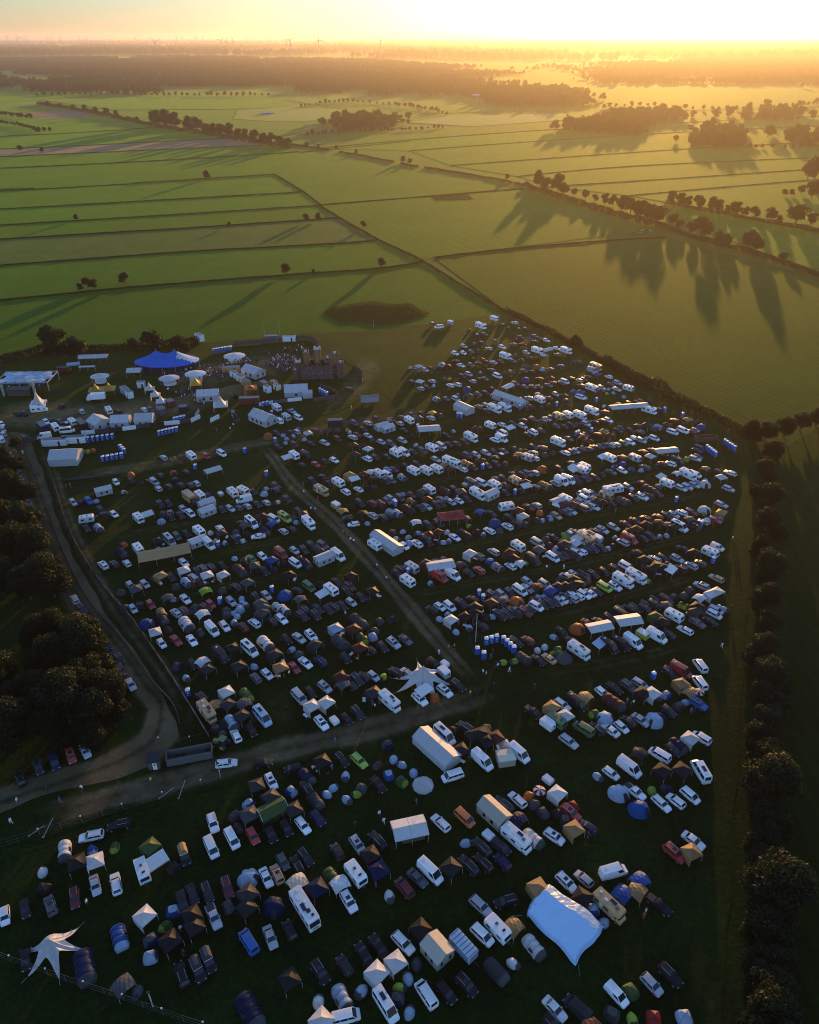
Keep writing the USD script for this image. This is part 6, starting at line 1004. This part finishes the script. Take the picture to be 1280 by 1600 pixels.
for x_, y_, w_, H_, m_ in [(-7.5, 3.5, 3.2, 14, DARKWALL), (-1.5, 5.5, 3.6, 14.5, STEEL), (4, 4, 3, 10, DARKWALL), (8, 3, 3.4, 13, DARKWALL), (11, -2, 3, 9.5, DARKWALL), (-12, 1, 3, 9, STEEL), (-13.5, -3.5, 2.4, 6.5, DARKWALL)]:
    put(p, 'tower', bx(w_, w_, H_, x_, y_, H_ / 2), DARKWALL); put(p, 'painted_panel', bx(w_ * .8, .1, H_ * .5, x_ - .1, y_ - w_ / 2 - .06, H_ * .72), cloth('t') if H_ > 12 else RUST); put(p, 'tower_roof', bx(w_ + .3, w_ + .3, .3, x_, y_, H_ + .15), STEEL)  # lighter panels put the sunlight on the tower faces into colour
    for sx in (-1, 1):
        for sy in (-1, 1): put(p, 'battlement', bx(w_ * .3, w_ * .3, .9, x_ + sx * w_ * .36, y_ + sy * w_ * .36, H_ + .75), m_)
for k in range(8): put(p, 'battlement', bx(1.1, .62, .9, -11.5 + 2.4 * k, -3, 7.95), DARKWALL)
for x_ in (-9.5, -4.5, .5, 5.5): put(p, 'scaffold_frame', cat_([tube([(x_, -3.6, 0), (x_, -3.6, 7.5)], .06, .06, 4), tube([(x_, -3.6, 0), (x_ + 4.5, -3.6, 3.7)], .05, .05, 4), tube([(x_, -3.6, 3.7), (x_ + 4.5, -3.6, 7.4)], .05, .05, 4), tube([(x_, -3.6, 3.7), (x_ + 4.5, -3.6, 3.7)], .05, .05, 4)]), STEEL)
put(p, 'stage_canopy', slab([(2, 1.2, 8.2), (8, 1.2, 8.2), (8, 5, 9), (2, 5, 9)], .1), cloth('t')); UsdGeom.Xformable(stage.GetPrimAtPath(p)).AddScaleOp().Set(Gf.Vec3f(.84, .84, .80)); put(p, 'stage_deck', bx(9, 5, 1.3, -2, 9, .65), WOOD)
# sign boards, banners, fences
WIRE = mat('dull_wire', (.10, .10, .095), .6, metallic=.4)
def fence(name, px, label, h=1.15, gap=3.2, rails=(.55, 1.1), cat='fence', m=WIRE, panel=None, blobs=False, z=.3):
    c = smooth_line(P(*px), gap); p = UsdGeom.Xform.Define(stage, numbered('/World', name)); tag(p, label, cat); path = p.GetPath()
    for k, q in enumerate(c):
        put(path, 'post', bx(.07, .07, h + .1, q[0], q[1], z + h / 2), m)
        if blobs and k % 2: put(path, 'lamp_knob', bx(.22, .22, .2, q[0], q[1], z + h + .12), LAMP)  # white wire isolators on every other post, no lamps
    for r in rails: put(path, 'rail', tube(np.c_[c, np.full(len(c), z + r)], .018, .018, 4), m)
    if panel is not None:
        for k in range(len(c) - 1):
            a, b = c[k], c[k + 1]; put(path, 'panel', slab([(*a, z + .1), (*b, z + .1), (*b, z + h), (*a, z + h)], .02), panel[k % len(panel)])
NET = mat('dark_fence_net', (.05, .045, .04), .8)
fence('road_fence', [(36, 694), (65, 770), (98, 860), (140, 940), (190, 1000), (240, 1068), (274, 1108), (282, 1138)], 'low board fence on blocks following the dirt road past the wood', 1.0, 3.0, (.95,), panel=[mat('grey_board', (.13, .12, .105), .85)])
fence('ribbon_fence', [(62, 690), (85, 758), (118, 850), (160, 915), (205, 968), (252, 1035), (297, 1105), (328, 1156)], 'mesh fence with white ribbon along the camp side of the lane', 1.4, 2.6, (.1, .75, 1.4), panel=[mat('pale_mesh', (.22, .24, .18), .7), mat('dull_mesh', (.10, .11, .08), .8)])
fence('wire_fence', [(-40, 1338), (0, 1326), (75, 1303), (185, 1270), (265, 1246), (345, 1220)], 'wire fence with white knobs below the dirt lane', 1.9, 3.4, (.3, 1.0, 1.9), blobs=True)
fence('wire_fence', [(-60, 1472), (0, 1497), (100, 1533), (190, 1563), (240, 1581), (320, 1608)], 'wire fence running below the five-armed star tent', 1.9, 3.2, (.2, 1.0, 1.9), blobs=True)
fence('wire_fence', [(205, 1180), (262, 1156), (282, 1138)], 'short wire fence closing the bend of the dirt road', 1.9, 3, (.3, 1.9), blobs=True); fence('wire_fence', [(268, 1172), (305, 1160), (328, 1153)], 'short wire fence above the tipping trailer', 1.9, 3, (.3, 1.9), blobs=True)
fence('wire_fence', [(156, 1152), (180, 1140), (208, 1126)], 'bit of rail fence between the wood and the road bend', 1.2, 3, (.5, 1.2)); fence('wire_fence', [(497, 519), (540, 548), (590, 585), (625, 612)], 'thin white wire fence from the arena towards the camp', 1.6, 4, (.8, 1.6)); fence('wire_fence', [(560, 508), (640, 504), (700, 503), (790, 490)], 'wire fence from the reeds to the camp tip', 1.2, 5, (.6, 1.2))
fence('net_fence', [(365, 541), (420, 537), (478, 531), (500, 546)], 'dark netting fence around the arena meadow', 2.2, 3, (2.1,), panel=[NET]); fence('net_fence', [(550, 578), (566, 588), (566, 600)], 'dark netting fence on the outer side of the castle stage', 2.2, 3, (2.1,), panel=[NET]); fence('net_fence', [(500, 606), (528, 622), (500, 628), (490, 630)], 'brown netting fence around the stage toilets', 2.0, 3, (2.,), panel=[NET])
fence('banner_fence', [(128, 681), (180, 676), (240, 668), (300, 660), (312, 645)], 'fence of black and white banners in front of the three marquees', 1.9, 4.5, (1.9,), panel=[paint('w'), mat('black_banner', (.03, .03, .035), .6), paint('d')])
fence('banner_fence', [(405, 636), (430, 632), (472, 627)], 'fence of white banners below the food wagons', 1.7, 4.5, (1.7,), panel=[paint('w'), paint('g')]); fence('banner_fence', [(102, 752), (150, 747), (196, 739)], 'low barrier with pale sheeting on the worn track', .9, 3.5, (.9,), panel=[paint('g')])
fence('yard_fence', [(752, 1003), (733, 1006), (742, 1025), (775, 1045)], 'wire panels around the toilet yard beside the track', 1.9, 2.6, (.1, 1.9)); fence('yard_fence', [(772, 1048), (800, 1043), (814, 1030)], 'wire panels closing the toilet yard by the lime tents', 1.9, 2.6, (.1, 1.9))
fence('yard_fence', [(36, 694), (64, 688)], 'dark boarded yard gate at the top of the lane', 1.6, 3, (1.6,), panel=[NET])
for x_, y_, lb in [(306, 656, 'white sign board leaning at the camp entrance'), (336, 656, 'second white sign board at the camp entrance')]:
    p = thing('sign_board', x_, y_, 1.0, lb, 'sign', zc=1); put(p, 'board', bx(5.0, .08, 1.9, 0, 0, 1.3), paint('w'))
    for s in (-1, 1): put(p, 'post', bx(.1, .1, 1.4, s * 2.2, .1, .7), POLE)
for x_, y_, c_, lb in [(130, 708, 'y', 'yellow'), (138, 708, 'i', 'lime green'), (146, 706, 'o', 'orange')]:
    p = thing('beach_ball', x_, y_, 0, f'big {lb} inflatable ball between the containers and the toilets', 'ball', zc=.9)
    q = T.creation.icosphere(2, 1.0); q.apply_translation((0, 0, 1.0)); put(p, 'skin', q, cloth(c_), True); put(p, 'valve', bx(.12, .12, .1, 0, 0, 2.0), PLASTIC)
for x_, y_, h_, lb in [(743, 1005, 9, 'lamp mast beside the toilet yard'), (240, 1575, 4.5, 'bare pole in the wire fence below the star tent'), (345, 1217, 4.5, 'white gate post at the end of the wire fence'), (414, 528, 7, 'mast behind the grey stage trailer'), (437, 526, 8, 'tall mast between the two stage trailers'), (584, 512, 4, 'marker post by the reeds')]:
    p = thing('pole', x_, y_, 0, lb, 'pole'); put(p, 'shaft', tube([(0, 0, 0), (0, 0, h_)], .12, .08), POLE); put(p, 'head', bx(.5, .3, .25, 0, 0, h_), PLASTIC)
for x_, y_, h_, lb in [(60, 1305, .3, 'first'), (78, 1300, 1.2, 'second'), (262, 1246, .4, 'third'), (286, 1240, 1.3, 'fourth')]:
    p = thing('fence_brace', x_, y_, h_, f'sloping wooden brace of the wire fence below the lane, {lb} from the road', 'brace'); put(p, 'strut', tube([(-1.6, 0, .05), (1.6, 0, 1.9)], .06, .06, 5), POLE); put(p, 'foot', bx(.3, .3, .2, -1.6, 0, .1), CONCRETE)
# ------------------------------------------------------------------ people
SKIN, HAIR = mat('skin', (.45, .27, .19), .6), mat('hair', (.06, .04, .025), .7)
def figure(path, stride, top, legs):
    import manifold3d as m3
    def chain(js):
        out = []
        for a, b in zip(js[:-1], js[1:]):
            s = [m3.Manifold.sphere(q[3], 8).translate(q[:3]) for q in (a, b)]; out.append(m3.Manifold.batch_hull(s))
        return out
    s = stride
    leg = lambda y, d: [(0, y, .93, .10), (d * .45, y, .50, .065), (d * .75 - (.08 if d < 0 else 0), y, .08, .05), (d * .75 + .13, y, .05, .04)]
    arm = lambda y, d: [(0, y * 1.0, 1.42, .06), (d * .35, y * 1.3, 1.14, .045), (d * .8 + .08, y * 1.25, .92, .035), (d * .9 + .12, y * 1.2, .84, .04)]
    torso = [(0, -.09, .95, .13), (0, .09, .95, .13), (.01, -.14, 1.38, .10), (.01, .14, 1.38, .10), (0, 0, 1.15, .15)]
    hull = lambda pts, g=0.: m3.Manifold.batch_hull([m3.Manifold.sphere(q[3] + g, 10).translate(q[:3]) for q in pts])
    body = m3.Manifold.batch_boolean([hull(torso)] + chain([(0, 0, 1.45, .06), (.02, 0, 1.6, .07)]) + [m3.Manifold.sphere(.11, 12).scale((1, .85, 1.2)).translate((.03, 0, 1.66)), m3.Manifold.sphere(.025, 6).translate((.145, 0, 1.65))] + chain(leg(.10, s)) + chain(leg(-.10, -s)) + chain(arm(.2, -s * .8)) + chain(arm(-.2, s * .8)), m3.OpType.Add)
    put(path, 'body', body, SKIN, 60)
    grow = lambda js, g=.015: [(*q[:3], q[3] + g) for q in js]
    put(path, 'jacket', m3.Manifold.batch_boolean([hull(torso, .02)] + chain(grow(arm(.2, -s * .8)[:3])) + chain(grow(arm(-.2, s * .8)[:3])), m3.OpType.Add), top, 60)
    put(path, 'trousers', m3.Manifold.batch_boolean([hull([(0, -.08, .95, .155), (0, .08, .95, .155)])] + chain(grow(leg(.10, s)[:3])) + chain(grow(leg(-.10, -s)[:3])), m3.OpType.Add), legs, 60)
    put(path, 'hair', m3.Manifold.sphere(.122, 12).scale((1, .9, 1.1)).translate((-.01, 0, 1.72)), HAIR, 60)
WEAR = {'w': ('a white top', paint('w'), mat('dark_denim', (.02, .025, .045), .8)), 'k': ('black clothes', mat('black_cotton', (.018, .018, .02), .85), mat('black_trousers', (.015, .015, .017), .85)), 'v': ('a yellow vest', mat('hi_vis', (.55, .8, .05), .5), mat('black_work_trousers', (.02, .02, .02), .8)),
        'o': ('an orange jacket', mat('hi_vis_orange', (.8, .18, .03), .5), mat('navy_work_trousers', (.02, .025, .05), .8)), 'b': ('a blue jacket', mat('blue_cotton', (.05, .10, .25), .8), mat('grey_trousers', (.12, .12, .12), .8)), 'r': ('a red top', mat('red_cotton', (.3, .03, .03), .8), mat('blue_jeans', (.05, .07, .13), .8)), 'L': ('white clothes', mat('white_cotton', (.7, .7, .7), .8), mat('white_trousers', (.65, .65, .65), .8))}
FIG = {}
for c_ in WEAR:
    for k, s_ in enumerate((.32, .06)): FIG[c_, k] = proto(f'person_{c_}_{k}'); figure(FIG[c_, k], s_, WEAR[c_][1], WEAR[c_][2])
folk = [(701, 1013, 'o', 0), (710, 1011, 'o', 1), (686, 1020, 'L', 1), (735, 1084, 'v', 1), (755, 1051, 'w', 1), (760, 1054, 'w', 1), (772, 1071, 'k', 0), (767, 1027, 'b', 1), (778, 1041, 'w', 0), (796, 1048, 'L', 0), (770, 1020, 'k', 1), (835, 1075, 'k', 0), (407, 711, 'k', 0), (419, 718, 'k', 0), (441, 735, 'k', 0), (463, 754, 'k', 0), (474, 758, 'b', 0), (466, 762, 'k', 1), (475, 770, 'w', 0), (497, 780, 'r', 0), (486, 796, 'w', 1), (493, 797, 'w', 0), (521, 826, 'k', 0), (542, 838, 'r', 0), (536, 833, 'o', 1), (548, 844, 'w', 1), (553, 847, 'w', 1), (583, 886, 'k', 0), (589, 885, 'w', 0), (585, 903, 'k', 1), (604, 905, 'w', 0), (608, 907, 'k', 0),
        (27, 1252, 'w', 0), (75, 1236, 'k', 0), (94, 1252, 'b', 0), (128, 1232, 'w', 0), (17, 1284, 'L', 0), (229, 1222, 'k', 1), (236, 1220, 'v', 1), (262, 1228, 'k', 0), (593, 1273, 'w', 0), (600, 1284, 'L', 0), (524, 1158, 'b', 1), (651, 1254, 'b', 1), (603, 908, 'k', 0), (854, 888, 'w', 1), (858, 886, 'k', 1), (881, 887, 'L', 1), (56, 745, 'k', 0), (61, 743, 'k', 0), (68, 752, 'b', 0), (22, 706, 'o', 1), (26, 708, 'o', 1), (36, 708, 'L', 1), (27, 690, 'r', 0), (42, 664, 'k', 0), (358, 682, 'k', 1), (371, 660, 'k', 0), (365, 665, 'w', 1), (360, 671, 'w', 0), (374, 658, 'r', 0), (335, 672, 'k', 1), (339, 674, 'r', 1), (1145, 842, 'w', 0), (1150, 845, 'k', 0), (1128, 1010, 'L', 0), (1142, 950, 'k', 0), (1166, 1535, 'k', 0),
        (549, 637, 'L', 1), (962, 798, 'b', 0), (961, 937, 'k', 1), (136, 1411, 'w', 1), (1009, 1425, 'w', 1), (1006, 1432, 'r', 1), (1080, 1112, 'b', 1), (1086, 1110, 'k', 1), (555, 1290, 'k', 0), (104, 762, 'k', 1), (110, 760, 'r', 1), (1060, 716, 'L', 0), (1034, 697, 'k', 1), (1041, 697, 'k', 1), (660, 690, 'k', 1), (345, 1163, 'o', 1), (580, 930, 'w', 0), (540, 960, 'w', 1), (980, 1097, 'b', 1), (990, 1099, 'w', 1), (985, 1103, 'k', 1)]
for k, (x_, y_, c_, pose) in enumerate(folk):
    q = at(x_, y_, .9); j = int(np.argmin(np.linalg.norm(lxy - q, axis=1))); d_, jn = tree_k.query(q, 3)
    lb = next((t for t in (f"person in {WEAR[c_][0]} {LAND[j][1]}, by {an(look[jn[i]])}" for i in range(3)) if t not in used), None) or f"person in {WEAR[c_][0]} {['walking', 'standing'][pose]} beside {an(look[jn[1]])}"
    used[lb] = 1; place('person', FIG[c_, pose], (*q, .41), rp.uniform(0, 6.28), float(rp.uniform(.95, 1.05)), lb, 'person', 'people walking about the camp')
for k, i in enumerate([j for j, it in enumerate(items) if it['code'][0] in 'gGF' and np.linalg.norm(it['p']) < 260][::4][:30]):
    c_ = 'wkbrkw'[k % 6]; q = pos[i] + dirv(rp.uniform(3.2, 6.2)) * rp.uniform(1.9, 2.8); lb = f"person in {WEAR[c_][0]} standing at {an(look[i])} {zone[i]}"
    if lb not in used: used[lb] = 1; place('person', FIG[c_, 1], (*q, .41), rp.uniform(0, 6.28), 1.0, lb, 'person', 'people walking about the camp')
def crowd(poly, n, label):
    q = inside(P(*poly), 1.0, rp); q = q[rp.permutation(len(q))[:n]]; pi = scatter('crowd', [FIG[c_, k] for c_ in 'wkbrkk' for k in (0, 1)], q, .43, rp, (.95, 1.08), label)
crowd(((416, 572), (432, 558), (462, 560), (470, 576), (446, 584)), 260, 'dense crowd in front of the castle stage'); crowd(((405, 555), (470, 540), (490, 552), (440, 558)), 26, 'loose people on the arena meadow'); crowd(((318, 590), (345, 575), (392, 560), (408, 566), (370, 576), (346, 598)), 110, 'people between the bars and the marquee'); crowd(((240, 582), (300, 577), (330, 572), (330, 600), (285, 606)), 110, 'people around the circus tent and the round bars'); crowd(((255, 612), (300, 612), (330, 640), (300, 632)), 45, 'people walking past the pagodas'); crowd(((10, 608), (70, 602), (74, 610), (20, 618)), 90, 'people dancing under the hexagon roof'); crowd(((362, 645), (372, 648), (372, 665), (362, 660)), 18, 'people queueing at the white entrance')
crowd(((985, 363), (1018, 361), (1020, 366), (988, 368)), 26, 'far group of people at the field corner')
# ------------------------------------------------------------------ far wind turbines and farms
TURB = mat('turbine_grey', (.20, .20, .21), .6)  # white turbines coloured dark, their backlit shade put into the base colour
def turbine(path, ang, yaw):
    put(path, 'tower', tube([(0, 0, 0), (0, 0, 50), (0, 0, 100)], 4.2, 2.6, 10), TURB, 40); put(path, 'nacelle', rbox(0, 0, 1.8, [(-6, 98.5), (-6, 102), (3, 102), (4, 98.5)]), TURB)
    q = T.creation.icosphere(1, 1.9); q.apply_translation((4.6, 0, 100.3)); put(path, 'hub', q, TURB, True)
    for k in range(3):
        a = ang + k * 2 * math.pi / 3; d = np.array([0, math.cos(a), math.sin(a)]); n_ = np.array([0, -math.sin(a), math.cos(a)]); o = np.array([4.6, 0, 100.3])
        put(path, 'blade', loft([[o + d * r + n_ * w1, o + d * r + np.array([.5, 0, 0]), o + d * r - n_ * w2, o + d * r - np.array([.5, 0, 0])] for r, w1, w2 in ((1.5, 1.6, 1.6), (8, 1.8, 3.6), (25, 1.3, 2.6), (44, .7, 1.2))]), TURB)
TB = []
for k in range(4): TB.append(proto(f'wind_turbine_{k}')); turbine(TB[-1], .3 + .5 * k, 0)
far_t = [(245, 85, 1.0), (347, 83, 1.05), (356, 83, 1.0), (366, 83, 1.0), (449, 83, .95), (455, 88, 1.1), (492, 74, 1.4), (499, 88, 1.15), (595, 89, 1.1), (14, 67, 1), (28, 67, 1), (32, 68, 1), (43, 67, 1), (37, 67.5, .9), (76, 67, 1), (83, 67, 1), (97, 67.5, 1), (126, 67, 1), (138, 67, 1), (133, 67.5, .8), (166, 67.5, .7), (178, 67, .8), (213, 67, .9), (235, 67, .8), (249, 68, .8), (277, 67, 1), (286, 67, .9), (308, 67, 1.0), (318, 67, 1), (331, 67.5, .8), (386, 67, 1), (393, 67, 1), (424, 67, 1), (430, 67, .9), (453, 67, 1.1), (461, 67, 1), (484, 67, 1), (506, 67, 1), (520, 67, 1), (537, 67, .9), (563, 67, 1), (578, 67, .8), (600, 67, .9), (614, 67, .8), (630, 67, .9), (645, 67, .8), (669, 67, .9), (697, 67, .8), (728, 67, .9)]
for k, (x_, y_, s_) in enumerate(far_t):
    place('wind_turbine', TB[k % 4], (*at(x_, y_ if k < 9 else y_ + 4), 0), -1.4 + .2 * math.sin(k), s_ * (1.0 if k < 9 else 1.3), ('tall wind turbine rising from the hazy plain, ' if k < 9 else 'faint wind turbine on the horizon, ') + f"{['first', 'second', 'third', 'fourth', 'fifth', 'sixth', 'seventh', 'eighth', 'ninth', 'tenth'][(k if k < 9 else k - 9) % 10]} of the {'nine' if k < 9 else ['western', 'near western', 'central', 'eastern'][(k - 9) // 10]} ones", 'wind turbine', 'wind turbines on the plain')
ROOFR, ROOFW, BRICK = mat('red_tiles', (.20, .07, .045), .8), mat('pale_sheet_roof', (.36, .35, .33), .6), mat('brick_wall', (.25, .14, .10), .85)
def barn(px, py, L, W_, e_, r_, m_, h, label):
    p = thing('farm_building', px, py, h, label, 'building', z=0); put(p, 'wall', bx(L, W_, e_, 0, 0, e_ / 2), BRICK)
    for s in (-1, 1):
        q = [(-L / 2 - .5, s * (W_ / 2 + .5), e_ - .3), (L / 2 + .5, s * (W_ / 2 + .5), e_ - .3), (L / 2 + .5, 0, r_), (-L / 2 - .5, 0, r_)]; put(p, 'roof', slab(q[::-1] if s > 0 else q, .2), m_)
        put(p, 'gable', loft([[(s * L / 2 - .1, -W_ / 2, e_), (s * L / 2 - .1, W_ / 2, e_), (s * L / 2 - .1, 0, r_ - .2)], [(s * L / 2, -W_ / 2, e_), (s * L / 2, W_ / 2, e_), (s * L / 2, 0, r_ - .2)]]), BRICK)
    put(p, 'door', bx(L * .2, .1, e_ * .7, 0, -W_ / 2 - .06, e_ * .35), paint('d'))
for x_, y_, L_, lb in [(418, 178, 24, 'long pale roofed barn beside the stubble field'), (462, 127, 30, 'white roofed farm in front of the dark wood'), (410, 84, 90, 'row of pale farm roofs on the far plain'), (560, 86, 80, 'pale farm roofs under the far turbines'), (748, 151, 34, 'little white farmhouse at the edge of the small wood'), (982, 124, 60, 'farm with long roofs in the sun glare'), (994, 82, 110, 'far glinting roof under the sun'), (1020, 82, 80, 'second far glinting roof under the sun'), (870, 86, 90, 'far hazy farm near the horizon')]:
    barn(x_, y_, L_, L_ * .32, L_ * .09, L_ * .18, ROOFW if L_ > 20 else ROOFR, .3, lb)
